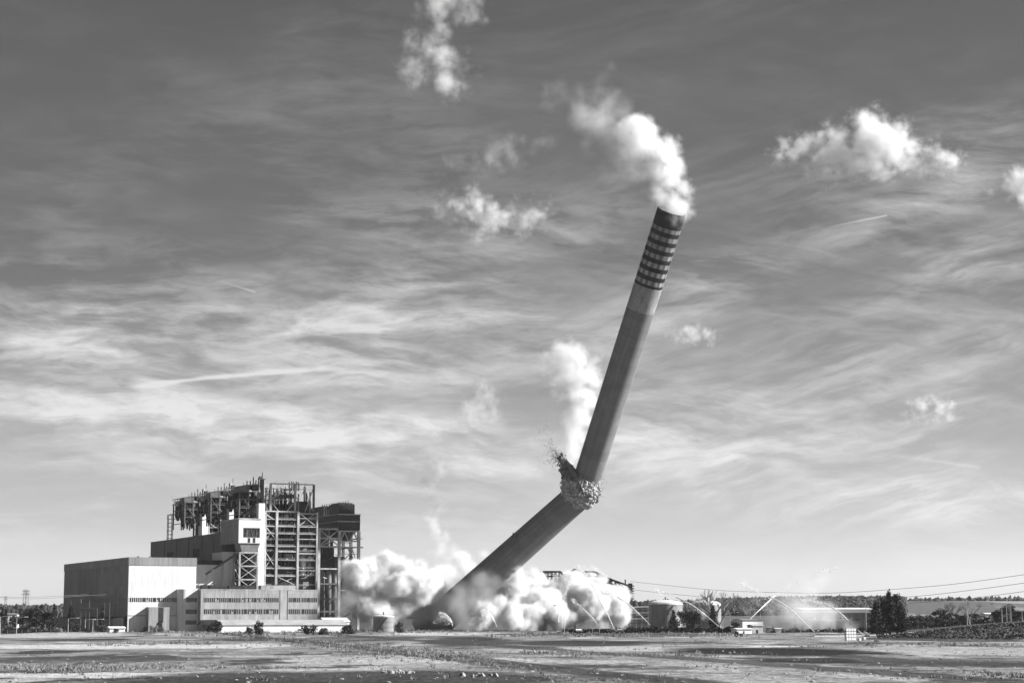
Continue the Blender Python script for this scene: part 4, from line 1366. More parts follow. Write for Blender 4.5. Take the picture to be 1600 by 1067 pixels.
        fs = [(i, (i + 1) % k, 2 * k) for i in range(k)] + [(k + (i + 1) % k, k + i, 2 * k + 1) for i in range(k)]
        fs += [((i + 1) % k, i, k + i, k + (i + 1) % k) for i in range(k)]
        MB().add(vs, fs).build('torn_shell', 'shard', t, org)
    mb = MB()
    for i in range(420):
        s_ = rr.random()
        a = Vector((868 + 30 * s_, 700 + 72 * s_))
        x, y = a.x + 7 + rr.gauss(0, 3.2) - 1, 776 + (a.y - 776) * .8 + rr.gauss(0, 4)
        q = at(x, y, 1392 + rr.uniform(-6, 6))
        mb.blob(q, rr.choice((.2, .3, .4, .6, .9)), rr, 1, .6, (rr.uniform(.5, 1), 1, rr.uniform(.8, 2)))
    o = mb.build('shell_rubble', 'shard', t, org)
    o['kind'] = 'stuff'
    # flying debris
    mb = MB()
    for i in range(900):
        if rr.random() < .78:
            u_ = abs(rr.gauss(0, 1)) * 13
            x, y = 872 - u_ * .8 + rr.gauss(0, 3), 718 - u_ * rr.uniform(-.6, 2.6) + rr.gauss(0, 5)
        else:
            x, y = 936 + rr.gauss(2, 3), 748 + rr.gauss(-8, 14)
        q = at(x, y, 1395 + rr.uniform(-14, 14))
        mb.blob(q, rr.choice((.08, .1, .13, .16, .2, .32)), rr, 1, .4)
    o = mb.build('flying_debris', 'shard', None, at(868, 705, 1395))
    tag(o, 'specks of concrete debris flying off around the break in the chimney', 'debris', kind='stuff')
    # small vent flange and puff port on the lower shaft
    p = at(803, 838, 1404)
    MB().blob(p, 1.6, rr, 2, .4, (.8, .8, 1.6)).build('broken_flange', 'shard', t, org)
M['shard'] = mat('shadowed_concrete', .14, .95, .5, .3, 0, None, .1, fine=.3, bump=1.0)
chimney()
# ------------------------------------------------------------------ trees
def leaf_quads(rng, pts, size, mb_v, mb_f):
    for p in pts:
        s = size * rng.uniform(.6, 1.3)
        a = Vector((rng.gauss(0, 1), rng.gauss(0, 1), rng.gauss(0, 1))).normalized()
        b = a.cross(Vector((rng.gauss(0, 1), rng.gauss(0, 1), rng.gauss(0, 1)))).normalized()
        k = len(mb_v)
        mb_v += [p - a * s - b * s * .6, p + a * s - b * s * .45, p + a * s * .8 + b * s * .6, p - a * s * .7 + b * s * .5]
        mb_f.append((k, k + 1, k + 2, k + 3))
def tree_mesh(kind, seed, n=1500):
    """unit tree: height 1; returns (trunk MB, crown verts, faces)"""
    r = random.Random(seed)
    tb = MB()
    V_, F_ = [], []
    if kind == 'cypress':
        tb.tube([(0, 0, 0), (0, 0, .9)], [.02, .004], 6)
        pts = []
        for i in range(n):
            z = r.uniform(.03, 1)
            w = .11 * (1 - z) ** .5 * (1 if z > .12 else z / .12) * (1 + .3 * mnoise.noise(Vector((z * 7, seed, 0))))
            t = r.uniform(0, 6.283); q = w * r.uniform(.4, 1.0) ** .5
            pts.append(Vector((q * math.cos(t), q * math.sin(t), z)))
        leaf_quads(r, pts, .022, V_, F_)
    elif kind == 'conifer':
        tb.tube([(0, 0, 0), (.01, 0, .5), (0, 0, .95)], [.03, .018, .004], 7)
        # whorls of upswept limbs
        z = .06
        while z < .97:
            nb = r.randint(5, 7)
            for k in range(nb):
                t = r.uniform(0, 6.283)
                ln = (.30 * (1 - z) ** .75 + .02) * r.uniform(.65, 1.15)
                d = Vector((math.cos(t), math.sin(t), r.uniform(.15, .6)))
                e = Vector((0, 0, z)) + d * ln
                if ln > .07: tb.tube([(0, 0, z), e], [.007, .002], 4, False)
                m_ = max(4, int(n / 90 * ln / .15))
                pts = []
                for i in range(m_):
                    s_ = r.uniform(.2, 1.05)
                    pts.append(Vector((0, 0, z)) + d * ln * s_ + Vector((r.gauss(0, 1), r.gauss(0, 1), r.gauss(0, 1))) * .022)
                leaf_quads(r, pts, .021, V_, F_)
            z += r.uniform(.025, .05)
    elif kind == 'broad':
        tb.tube([(0, 0, 0), (.02, .01, .25), (.0, 0, .5)], [.035, .026, .012], 7)
        cl = []
        for k in range(15):
            t = r.uniform(0, 6.283); q = r.uniform(.05, .34)
            c = Vector((q * math.cos(t), q * math.sin(t), r.uniform(.28, .86) - q * .3))
            cl.append((c, r.uniform(.09, .17)))
            tb.tube([(0, 0, .2 + .2 * r.random()), c], [.012, .003], 5, False)
        for c, rd in cl:
            pts = []
            for i in range(n // 15):
                d = Vector((r.gauss(0, 1), r.gauss(0, 1), r.gauss(0, 1))).normalized() * rd * r.uniform(.45, 1.1)
                pts.append(c + Vector((d.x, d.y, d.z * .8)))
            leaf_quads(r, pts, .026, V_, F_)
    elif kind == 'bush':
        tb.tube([(0, 0, 0), (0, 0, .4)], [.04, .02], 5)
        for k in range(9):
            t = r.uniform(0, 6.283); q = r.uniform(.0, .4)
            c = Vector((q * math.cos(t), q * math.sin(t), r.uniform(.15, .75) * (1 - q)))
            rd = r.uniform(.15, .26)
            tb.tube([(0, 0, .05), c], [.015, .004], 4, False)
            pts = [c + Vector((r.gauss(0, 1), r.gauss(0, 1), r.gauss(0, .9))).normalized() * rd * r.uniform(.4, 1.15) for i in range(n // 9)]
            pts = [p for p in pts if p.z > 0]
            leaf_quads(r, pts, .045, V_, F_)
    elif kind == 'bare':
        def limb(p, d, ln, rd, dep):
            q = p + d * ln
            tb.tube([p, (p + q) / 2 + Vector((r.gauss(0, 1), r.gauss(0, 1), 0)) * ln * .05, q], [rd, rd * .85, rd * .65], 5, False)
            if dep == 0: return
            for k in range(r.choice((2, 3, 3))):
                nd = (d + Vector((r.gauss(0, 1), r.gauss(0, 1), r.uniform(-.1, .6))) * .42).normalized()
                limb(q, nd, ln * r.uniform(.62, .82), rd * .62, dep - 1)
        for k in range(4):
            limb(Vector((0, 0, .02)), Vector((r.uniform(-.45, .45), r.uniform(-.4, .4), 1)).normalized(), .3, .027, 4)
    return tb, V_, F_
TM = {}
def tree_meshes(kind, seed, leaf):
    key = (kind, seed, leaf)
    if key not in TM:
        tb, V_, F_ = tree_mesh(kind, seed, {'broad': 1500, 'conifer': 2000, 'cypress': 800, 'bush': 800, 'bare': 0}[kind])
        me = bpy.data.meshes.new(kind + '_trunk')
        me.from_pydata(tb.v, [], tb.f)
        me.materials.append(M['bare' if kind == 'bare' else 'bark'])
        cm = None
        if V_:
            cm = bpy.data.meshes.new(kind + '_crown')
            cm.from_pydata([tuple(v) for v in V_], [], F_)
            cm.materials.append(M[leaf])
        TM[key] = (me, cm)
    return TM[key]
def tree(kind, px, ybase, ytop, Y, label, group=None, leaf='leaf', seed=1, wide=1.0, z=None):
    p = on_ground(px, Y)
    if z is not None: p.z = z
    h = CAMZ - (ytop - HZ) * Y / F_PX - p.z
    name = {'cypress': 'cypress_tree', 'conifer': 'conifer_tree', 'broad': 'broadleaf_tree', 'bush': 'shrub', 'bare': 'bare_tree'}[kind]
    cat = 'shrub' if kind == 'bush' else 'tree'
    t = empty(name, p, label, cat, group, rz=seed * 1.3 + px)
    a, b = tree_meshes(kind, seed, leaf)
    for nm, me in (('trunk', a), ('crown', b)):
        if me is None: continue
        o = bpy.data.objects.new(nm if not (kind == 'bare') else 'branches', me)
        C.objects.link(o)
        o.parent = t
        o.scale = (h * wide, h * wide, h)
    return t
GL = 'trees left of the turbine hall'
for i, (k, x, yt, Y, lab, wd, sd) in enumerate([
    ('broad', 22, 958, 1250, 'round dark tree third from the left edge, in front of the pale block', 1.0, 1),
    ('cypress', 4, 949, 1240, 'thin cypress at the very left edge', 1.0, 1),
    ('cypress', 9, 951, 1260, 'second thin cypress from the left edge', 1.2, 2),
    ('broad', 35, 946, 1300, 'broad tree behind the left lamp post', 1.0, 2),
    ('broad', 46, 943.5, 1290, 'tallest domed tree left of the turbine hall', .9, 3),
    ('broad', 57, 942.5, 1280, 'high bushy tree just right of the tallest domed one', .9, 1),
    ('broad', 68, 944, 1230, 'full dark tree leaning over the grass clump by the hall', 1.0, 2),
    ('broad', 76, 949, 1160, 'big dark low crowned tree nearest to the hall flank', .95, 3),
    ('cypress', 85, 944, 1290, 'black cypress at the far corner of the turbine hall', 1.3, 1),
    ('cypress', 111, 946, 1200, 'stout black cypress in front of the hall flank', 1.5, 2),
    ('cypress', 160, 946, 1210, 'dark narrow cypress near the hall corner', 1.1, 1)]):
    tree(k, x, 985, yt, Y, lab, GL, 'leaf', sd, wd)
GB = 'bushes along the foot of the turbine hall'
for (x, yt, Y, lab, wd, sd, lf) in [
    (18, 974, 1120, 'low grey bush at the foot of the leftmost trees', 1.5, 1, 'leaf2'), (40, 972, 1130, 'wide bush under the tallest domed tree', 1.8, 2, 'leaf'),
    (92, 976, 1120, 'pale dry bush beside the nearest lamp post', 1.6, 3, 'dry'), (121, 969, 1130, 'pointed olive bush between the lamp posts', 1.1, 1, 'leaf2'),
    (136, 976, 1120, 'small dark bush between two lamp posts', 1.2, 2, 'leaf'), (159, 969, 1130, 'tall spreading bush right of the lamp posts', 1.2, 3, 'leaf2'),
    (180, 978, 1120, 'feathery grey bush by the tiny lodge', 1.1, 1, 'leaf2'), (228, 976, 1130, 'dark bush at the left foot of the gate porch', 1.2, 2, 'leaf'),
    (241, 969, 1120, 'pale tree-like bush in front of the gate porch', .8, 3, 'dry'), (252, 962, 1130, 'tall thin bush before the dark doorway', .6, 1, 'leaf2'),
    (405, 962, 1060, 'big dark conical shrub before the long white shed', .75, 2, 'leaf'), (387, 974, 1080, 'little round shrub left of the big conical one', 1.1, 1, 'leaf2'),
    (483, 967.5, 1090, 'round shrub in front of the shed, right of the conical one', 1.1, 3, 'leaf'), (505, 976, 1090, 'tiny sparse shrub near the right end of the shed', 1.4, 1, 'leaf2'),
    (341, 962, 1190, 'small dark tree on the dark shed roofline', .9, 2, 'leaf'), (327, 965, 1200, 'dark little bush left of the dark shed', .9, 3, 'leaf'),
    (547, 970, 1100, 'low black bush at the foot of the hut', 1.5, 1, 'leaf'), (625, 965, 1150, 'dusty bush right of the small tank', .8, 2, 'leaf2')]:
    tree('bush', x, 985, yt, Y, lab, GB, lf, sd, wd)
GT = 'conifers in front of the storage tanks'
for (k, x, yt, Y, lab, wd, sd) in [
    ('conifer', 1052, 952, 1220, 'dark conifer in front of the nearer tank', .8, 1), ('broad', 1073, 943, 1240, 'wide dark tree filling the gap between both tanks', 1.0, 2),
    ('broad', 1086, 948, 1240, 'lower dark tree right of the gap between the tanks', 1.0, 3), ('conifer', 1114, 946, 1200, 'tall dark conifer before the right tank', .75, 2),
    ('broad', 1147, 968, 1150, 'small dark tree beside the white workshop', 1.2, 1)]:
    tree(k, x, 985, yt, Y, lab, GT, 'leaf', sd, wd)
tree('bare', 1121, 985, 914, 1290, 'pale leafless tree rising behind the right storage tank', None, 'leaf', 1, 1.15)
GC = 'clump of dark conifers right of the warehouse'
for (x, yt, Y, lab, wd, sd) in [
    (1370, 938, 975, 'leftmost low conifer of the dark clump', 1.05, 1), (1379, 934, 985, 'second conifer of the dark clump, next to the warehouse end', .95, 2),
    (1390, 924.5, 980, 'tallest spired conifer of the dark clump', .85, 3), (1401, 927, 985, 'second tallest conifer, right of the spire', .9, 1), (1408, 943, 980, 'rounded lower conifer at the right of the dark clump', .95, 2)]:
    tree('conifer', x, 985, yt, Y, lab, GC, 'leaf', sd, wd)
GR_ = 'trees behind the bank road'
rr = random.Random(8)
spec = [(1421, 958, 'broad'), (1432, 957, 'broad'), (1446, 958, 'broad'), (1458, 953, 'broad'), (1469, 947.5, 'broad'), (1478, 949, 'broad'), (1488, 957, 'broad'), (1500, 952, 'broad'), (1512, 956, 'broad'),
        (1526, 955, 'broad'), (1537, 958, 'bush'), (1566, 940, 'broad'), (1576, 941, 'broad'), (1587, 951, 'broad'), (1597, 951, 'broad')]
words_ = ['first low', 'second low', 'third low', 'middling', 'tall round', 'tall dark', 'low wide', 'loose', 'squat', 'grey green', 'small', 'highest broad', 'high twin', 'shorter', 'last']
for (x, yt, k), w in zip(spec, words_):
    Y = rr.uniform(1060, 1180)
    tree(k, x, 975, yt, Y, f'{w} tree behind the bank road, counting from the conifer clump', GR_, 'leaf' if rr.random() < .6 else 'leaf2', rr.randint(1, 3), 1.2)
tree('bare', 1515, 975, 932, 1100, 'thin leafless tree standing above the bank road', None, 'leaf', 2, .8)
tree('bare', 1486, 975, 934.5, 1500, 'round leafless tree on the far field edge', None, 'leaf', 3, .9)
for (x, yt, Y, w) in ((1253, 960, 1230, 'dark slim tree at the left end of the warehouse'), (1346, 976, 1150, 'dark bush at the foot of the warehouse wall'), (1314, 977, 1130, 'dark bush under the warehouse canopy')):
    tree('broad' if yt < 970 else 'bush', x, 985, yt, Y, w, None, 'leaf', 1, 1.0)
# hedge and undergrowth: masses of leaves nobody could count
def leafy_mass(name, n, posf, size, m_, label, cat):
    r = random.Random(len(name) + n)
    V_, F_ = [], []
    for i in range(n):
        p = posf(r)
        if p is not None: leaf_quads(r, [p], size, V_, F_)
    o = MB().add(V_, F_).build(name, m_)
    tag(o, label, cat, kind='stuff')
def hedge_pos(r):
    px = r.uniform(880, 1150)
    p = on_ground(px, r.uniform(1150, 1170))
    top = (3.4 + 1.6 * mnoise.noise(Vector((px / 9.0, 1, 0)))) * (1 if px > 980 else .7)
    p.z += r.uniform(0, 1) ** .7 * top - .3
    return p
leafy_mass('hedge', 15000, hedge_pos, .55, 'leaf', 'dark straggling hedge between the yard and the storage tanks', 'hedge')
def bank_pos(r):
    x, y = r.uniform(150, 330), r.uniform(825, 915)
    if x / y > .30: return None
    h = bank_h(x, y)
    if h < .5 or r.random() > .35 + .65 * (mnoise.noise(Vector((x / 6.0, y / 4.0, 2))) > 0): return None
    return Vector((x, y, gz(x, y) + r.uniform(-.1, .9)))
leafy_mass('undergrowth', 42000, bank_pos, .42, 'leaf2', 'dense low scrub covering the road bank', 'scrub')
def back_pos(r):
    px = r.choice((r.uniform(1200, 1600), r.uniform(1400, 1600), r.uniform(-5, 100)))
    Y = r.uniform(1150, 1260) if px > 200 else r.uniform(1130, 1250)
    p = on_ground(px, Y)
    p.z += r.random() * (4.5 + 3.5 * mnoise.noise(Vector((px / 13.0, 3, 0)))) * (1 if px > 1380 else .45)
    return p
leafy_mass('brushwood', 22000, back_pos, .75, 'leaf2', 'dusty brush filling the gaps behind the trees', 'brush')
# far woods on the ridge
def woods():
    r = random.Random(21)
    mb = MB()
    def add(x, y, s_):
        z = gz(x, y)
        h = s_ * r.uniform(.7, 1.3)
        mb.blob((x, y, z + h * .45), h * .55, r, 1, .5, (r.uniform(.8, 1.2), 1, r.uniform(.9, 1.5)))
    for i in range(13000):
        px = r.uniform(1120, 1440) if i % 5 else r.uniform(-20, 1620)
        y = r.uniform(2500, 4300)
        p = at(px, HZ, y)
        dens = mnoise.noise(Vector((p.x / 260.0, y / 500.0, 4)))
        if px > 1415 and (y < 3900 or dens < .1): continue
        add(p.x, y, 6.0)
    for i in range(2200):
        px = r.uniform(-20, 1620)
        y = r.uniform(4100, 4350)
        p = at(px, HZ, y)
        if mnoise.noise(Vector((p.x / 120.0, 7, 4))) > -.25: add(p.x, y, 10)
    o = mb.build('forest', 'far')
    tag(o, 'far pine woods covering the low ridge on the horizon', 'forest', kind='stuff')
woods()
# weeds in the joints of the yard
def weeds():
    r = random.Random(77)
    V_, F_ = [], []
    def tuft(x, y, s_):
        z = gz(x, y)
        for k in range(r.randint(5, 9)):
            t = r.uniform(0, 6.283)
            a = Vector((math.cos(t), math.sin(t), 0)) * s_ * .16
            lean = Vector((r.gauss(0, 1), r.gauss(0, 1), 0)) * s_ * .42
            h = s_ * r.uniform(.5, 1.2)
            b = Vector((x, y, z - .05)) + Vector((r.gauss(0, 1), r.gauss(0, 1), 0)) * s_ * .35
            k0 = len(V_)
            V_.extend([b - a, b + a, b + lean + Vector((0, 0, h))])
            F_.append((k0, k0 + 1, k0 + 2))
    def line(x0, y0, x1, y1, n, wpx, s0, s1):
        for i in range(n):
            t = r.random()
            jx = 6 * mnoise.noise(Vector((t * 9, x0, 0)))
            px = x0 + (x1 - x0) * t + r.gauss(0, 1) * wpx * 3 + jx
            py = y0 + (y1 - y0) * t + r.gauss(0, 1) * wpx * .35 + 1.2 * mnoise.noise(Vector((t * 14, y0, 3)))
            if mnoise.noise(Vector((px / 22.0, py / 3.0, 6))) < -.12: continue
            p = gnd(px, max(972, py))
            tuft(p.x, p.y, r.uniform(s0, s1))
    line(-10, 1046, 240, 1042, 1000, 6, .25, .8)
    line(240, 1042, 480, 1044, 250, 3, .3, .7)
    line(150, 1007, 320, 1005, 260, 3, .4, 1.2)
    line(330, 986, 520, 1008, 900, 8, .3, .9)
    line(520, 1008, 700, 1026, 1300, 11, .3, .9)
    line(700, 1026, 830, 1046, 700, 6, .2, .55)
    line(830, 1018, 930, 1022, 500, 6, .3, .8)
    line(1000, 1022, 1110, 1024, 400, 6, .3, .8)
    line(1540, 1052, 1610, 1056, 260, 4, .25, .8)
    line(850, 1060, 990, 1066, 320, 5, .15, .45)
    line(780, 992, 1150, 991, 900, 6, .6, 1.6)
    line(250, 988, 700, 986, 1500, 8, .6, 1.8)
    line(1330, 1006, 1600, 1008, 300, 4, .4, 1.0)
    for i in range(2600):
        px, py = r.uniform(-10, 1610), 985 + 82 * r.random() ** 1.3
        if mnoise.noise(Vector((px / 90.0, py / 9.0, 1))) < .12: continue
        p = gnd(px, py)
        tuft(p.x, p.y, r.uniform(.25, .7))
    o = MB().add([tuple(v) for v in V_], F_).build('weeds', 'dry')
    tag(o, 'dry weeds sprouting along cracks and joints of the yard', 'weeds', kind='stuff')
    st = MB()
    for i in range(700):
        px, py = r.uniform(-10, 1610), 990 + 77 * r.random()
        if mnoise.noise(Vector((px / 60.0, py / 5.0, 11))) < .1: continue
        p = gnd(px, py)
        st.blob((p.x, p.y, gz(p.x, p.y)), r.choice((.12, .18, .25, .35)), r, 1, .5, (1.2, 1, .7))
    for (cx, cy, n_, w_) in ((845, 1018, 60, 3.0), (625, 1052, 20, 1.5), (1270, 1010, 16, 3), (746, 1057, 10, 1.2)):
        c = gnd(cx, cy)
        for i in range(n_):
            x, y = c.x + r.gauss(0, 1) * w_, c.y + r.gauss(0, 1) * w_
            st.blob((x, y, gz(x, y) + .1), r.uniform(.2, .6), r, 1, .5)
    o = st.build('rubble', 'conc')
    tag(o, 'loose stones and broken concrete scattered over the yard', 'rubble', kind='stuff')
weeds()

# ------------------------------------------------------------------ lamp posts, poles, lines
def lamp(px, ytop, Y, label, arm=(1, 0), group='lamp posts around the plant', heads=1):
    p = on_ground(px, Y)
    h = CAMZ - (ytop - HZ) * Y / F_PX - p.z
    t = empty('lamp_post', p, label, 'lamp post', group)
    MB().tube([(0, 0, -.3), (0, 0, h)], [.22, .13], 8).build('pole', 'pole', t)
    for s_ in ((1,) if heads == 1 else (-1, 1)):
        L = 4.2 * arm[0] * s_ if heads == 1 else 3.0 * s_
        MB().tube([(0, 0, h - .3), (L * .5, 0, h + .15), (L, 0, h + .2)], [.12, .1, .08], 6).build('arm', 'pole', t)
        MB().box(L - .2, L + math.copysign(1.5, L), -.35, .35, h + .05, h + .4).build('lamp_head', 'pale' if arm[0] > 0 else 'dark', t)
lamp(107, 965.5, 1090, 'lamp post nearest the stout cypress, arm to the right')
lamp(133.5, 967.5, 1120, 'lamp post in the middle of the three at the hall flank')
lamp(145.5, 967.5, 1080, 'lamp post right of the other two at the hall flank')
lamp(26.5, 964, 1060, 'lamp post in front of the left trees')
lamp(1, 963, 1040, 'lamp post on the very left edge')
lamp(881.5, 946.5, 1080, 'lone lamp post before the dust bank, dark head to the left', (-1, 0))
lamp(1353, 936.3, 1080, 'tall twin headed lamp post beside the dark conifer clump', (1, 0), heads=2)
lamp(1140.5, 957, 1200, 'lamp post between right tank and white workshop')
lamp(1188, 952, 1260, 'lamp post behind the white workshop', heads=2)
lamp(1207, 952, 1270, 'thin lamp post in the mist right of the workshop', heads=2)
lamp(1437, 957, 1110, 'short lamp post just right of the conifer clump')
lamp(1449, 957, 1120, 'short lamp post behind the road, second from the conifer clump')
lamp(1511, 950, 1000, 'lamp post at the guard rail by the leafless tree')
lamp(1565.5, 944, 1050, 'lamp post in front of the highest broad tree', (-1, 0))
lamp(1573, 947, 1060, 'lamp post right beside the highest broad tree')
lamp(1579.5, 946, 1065, 'slim lamp post second from the right edge')
lamp(1597, 953, 1050, 'lamp post at the right edge above the bank')
def pylon(px, ytop, Y, label):
    p = on_ground(px, Y)
    h = CAMZ - (ytop - HZ) * Y / F_PX - p.z
    t = empty('pylon', p, label, 'pylon', 'transmission pylons at the left')
    mb = MB()
    w0, w1 = h * .075, h * .02
    for i in (-1, 1):
        for j in (-1, 1):
            mb.beam((i * w0, j * w0, -1), (i * w1, j * w1, h), .16)
    n_ = 8
    for k in range(n_):
        a, b = k / n_, (k + 1) / n_
        wa, wb = w0 + (w1 - w0) * a, w0 + (w1 - w0) * b
        mb.beam((-wa, -wa, h * a), (wb, -wb, h * b), .1).beam((wa, -wa, h * a), (-wb, -wb, h * b), .1)
    mb.build('lattice_mast', 'wire', t)
    for z, w in ((h * .97, .07), (h * .88, .09)):
        MB().beam((-h * w, 0, z), (h * w, 0, z), .2).beam((-h * w, 0, z), (0, 0, z + h * .05), .2).beam((h * w, 0, z), (0, 0, z + h * .05), .2).build('cross_arm', 'wire', t)
pylon(37.5, 922, 1700, 'left one of two slim lattice pylons above the trees')
pylon(41.5, 922.5, 1760, 'right one of two slim lattice pylons above the trees')
pylon(8, 932, 2300, 'faint distant pylon at the left edge')
def wire(pts, Y0, Y1, label, r=.11, group='overhead power lines at the right'):
    P = []
    n_ = len(pts)
    # smooth through the measured points
    for i in range(n_ - 1):
        for k in range(12):
            t = k / 12
            p0, p1, p2, p3 = pts[max(i - 1, 0)], pts[i], pts[i + 1], pts[min(i + 2, n_ - 1)]
            q = [.5 * ((2 * p1[j]) + (-p0[j] + p2[j]) * t + (2 * p0[j] - 5 * p1[j] + 4 * p2[j] - p3[j]) * t * t + (-p0[j] + 3 * p1[j] - 3 * p2[j] + p3[j]) * t ** 3) for j in (0, 1)]
            P.append(q)
    P.append(pts[-1])
    W = [at(x, y, Y0 + (Y1 - Y0) * (x - pts[0][0]) / (pts[-1][0] - pts[0][0])) for x, y in P]
    o = MB().tube(W, r, 5).build('power_line', 'wire', None, W[0])
    tag(o, label, 'power line', group)
wire([(985, 908), (1112, 921), (1206, 925), (1300, 926), (1400, 920), (1500, 911), (1620, 894.5)], 1450, 900, 'uppermost power line sagging from dust bank to the right edge')
wire([(990, 921), (1060, 928.5), (1150, 935.6), (1280, 937.6), (1420, 932), (1530, 920), (1620, 907.5)], 1450, 900, 'middle power line, lower and sagging past the bare tree')
wire([(1420, 942), (1480, 938), (1536, 932), (1620, 921)], 1150, 880, 'lowest power line, seen only near the right edge')
wire([(-10, 931.5), (48, 932.5), (95, 930.5), (135, 928.5)], 1150, 1200, 'upper power line at the left edge running to the hall gantry', .10, 'power lines at the left')
wire([(-10, 932.5), (50, 935), (115, 931.5), (164, 928.5)], 1160, 1210, 'lower power line at the left edge running to the hall gantry', .10, 'power lines at the left')
def switch_gantry():
    Y = 1215
    p = on_ground(140, Y)
    t = empty('switchyard_gantry', p, 'row of thin steel switchyard masts in front of the hall flank', 'gantry')
    W = lambda px, py, dy=0: at(px, py, Y + dy)
    for (px, yt) in ((112, 938), (126.5, 948.5), (134.5, 948), (140, 938), (152, 949.5), (163.5, 942), (171.5, 940)):
        q = W(px, yt)
        MB().tube([(q.x, q.y, 0), tuple(q)], [.28, .16], 6).build('mast', 'rust', t, p)
    MB().beam(W(125, 949), W(152, 951), .5).build('crossbeam', 'wire', t, p)
    MB().beam(W(120, 930.2), W(137, 928.6), .55).build('crossbeam', 'wire', t, p)
    MB().beam(W(146, 930), W(165, 928.8), .55).build('crossbeam', 'wire', t, p)
    mb = MB()
    for px in (128, 132, 137, 143, 147):
        mb.beam(W(px, 950), W(px, 955), .3)
    mb.build('insulators', 'rust', t, p)
switch_gantry()
def long_fence():
    pts = [(-.258 + i * .0072) for i in range(28)]
    t = empty('mesh_fence', (-.258 * 1105, 1105, 0), 'thin post and wire fence along the back of the left yard', 'fence')
    org = t.location
    prev = None
    for s_ in pts:
        x, y = s_ * 1105, 1105
        z = gz(x, y)
        MB().beam((x, y, z - .2), (x, y, z + 2.2), .16).build('post', 'pole', t, org)
        if prev:
            mb = MB()
            for h in (.4, 1.0, 1.6, 2.1):
                mb.beam((prev[0], y, prev[1] + h), (x, y, z + h), .05)
            mb.build('wires', 'wire', t, org)
        prev = (x, z)
long_fence()

# ------------------------------------------------------------------ water cannons and jets
def water_mat(name, a):
    m = bpy.data.materials.new(name)
    m.use_nodes = True
    n = NT(m.node_tree)
    b = n.N['Principled BSDF']
    b.inputs['Base Color'].default_value = (.93, .93, .93, 1)
    b.inputs['Roughness'].default_value = .5
    P = n.new('ShaderNodeTexCoord').outputs['Object']
    al = n.rng(n.noise(P, .55, 4, .7), .32, .62, a * .35, min(1.0, a * 1.25))
    n.L.new(al, b.inputs['Alpha'])
    return m
M['water'] = water_mat('water_jet_white', .75)
M['spray'] = water_mat('fine_spray', .16)
def cannon(p, label, flip=1):
    t = empty('water_cannon', p, label, 'water cannon', 'water cannons spraying the site', rz=0 if flip > 0 else math.pi)
    MB().box(-1.4, 1.4, -.7, .7, .5, .75).box(-2.6, -1.4, -.08, .08, .5, .65).build('chassis', 'machine', t)
    for (x, y) in ((.7, -.85), (.7, .85), (-.7, -.85), (-.7, .85)):
        MB().tube([(x, y - .14, .42), (x, y + .14, .42)], .42, 14).build('wheel', 'rubber', t)
    MB().tube([(.1, 0, .75), (.1, 0, 1.5), (-.2, 0, 1.75), (-1.5, 0, 2.75)], [.22, .22, .2, .1], 10).build('barrel', 'machine', t)
    MB().box(.3, 1.3, -.5, .5, .75, 1.5).build('pump_housing', 'plastic', t)
def jet(pts, Y0, Y1, label, r0=.14, r1=.75, part2=True, solid=.62):
    """pts: measured photo points from nozzle to tip"""
    P = []
    n_ = len(pts)
    for i in range(n_ - 1):
        for k in range(10):
            t = k / 10
            p0, p1, p2, p3 = pts[max(i - 1, 0)], pts[i], pts[i + 1], pts[min(i + 2, n_ - 1)]
            P.append([.5 * ((2 * p1[j]) + (-p0[j] + p2[j]) * t + (2 * p0[j] - 5 * p1[j] + 4 * p2[j] - p3[j]) * t * t + (-p0[j] + 3 * p1[j] - 3 * p2[j] + p3[j]) * t ** 3) for j in (0, 1)])
    P.append(pts[-1])
    m_ = len(P)
    W = [at(x, y, Y0 + (Y1 - Y0) * i / m_) for i, (x, y) in enumerate(P)]
    r = random.Random(int(pts[0][0]))
    rs = [(r0 + (r1 - r0) * (i / m_) ** 1.2) * r.uniform(.8, 1.25) for i in range(m_)]
    t = empty('water_jet', W[0], label, 'water jet', 'arcs of water from the cannons')
    k = int(m_ * solid)
    MB().tube(W[:k + 1], rs[:k + 1], 8).build('stream', 'water', t, W[0])
    mb = MB()
    # the jet breaks into drops and veils
    for i in range(k, m_):
        for q in range(13):
            p = W[i].lerp(W[min(i + 1, m_ - 1)], r.random()) + Vector((r.gauss(0, 1), r.gauss(0, 1), r.gauss(-.2, 1))) * rs[i] * 1.1
            mb.blob(p, rs[i] * r.uniform(.10, .34), r, 1, .6, (1.4, 1, 1))
    for i in range(int(m_ * .25), m_):
        for q in range(9):
            p = W[i] + Vector((r.gauss(0, .5), r.gauss(0, 1), -abs(r.gauss(0, 1)) * (i / m_) * 3.0))
            mb.blob(p, r.uniform(.07, .18), r, 1, .3)
    mb.build('droplets', 'water', t, W[0])['kind'] = 'stuff'
    return W
jet([(1126, 981), (1103, 961), (1080, 944), (1058, 933), (1040, 926), (1025, 922.5)], 1160, 1230, 'long water arc crossing in front of both storage tanks')
jet([(1106, 964), (1101, 959), (1096, 955.5)], 1200, 1206, 'short second spurt below the long arc at the tanks', .12, .5)
jet([(1016, 976), (1002, 962), (985, 946), (966, 933), (950, 925), (938, 922)], 1170, 1250, 'water arc at the right edge of the dust bank')
jet([(960.5, 984), (951, 963), (940, 942), (925, 912), (914, 896), (903, 885)], 1150, 1240, 'tallest water arc, across the middle of the dust bank')
jet([(934, 976), (924, 963), (911, 951), (895, 936)], 1180, 1260, 'thin low water arc left of the tallest one')
jet([(873, 972), (873.5, 962), (876, 950), (879, 940), (884, 924), (891, 907)], 1180, 1260, 'steep water arc rising behind the lone lamp post', .16, .5)
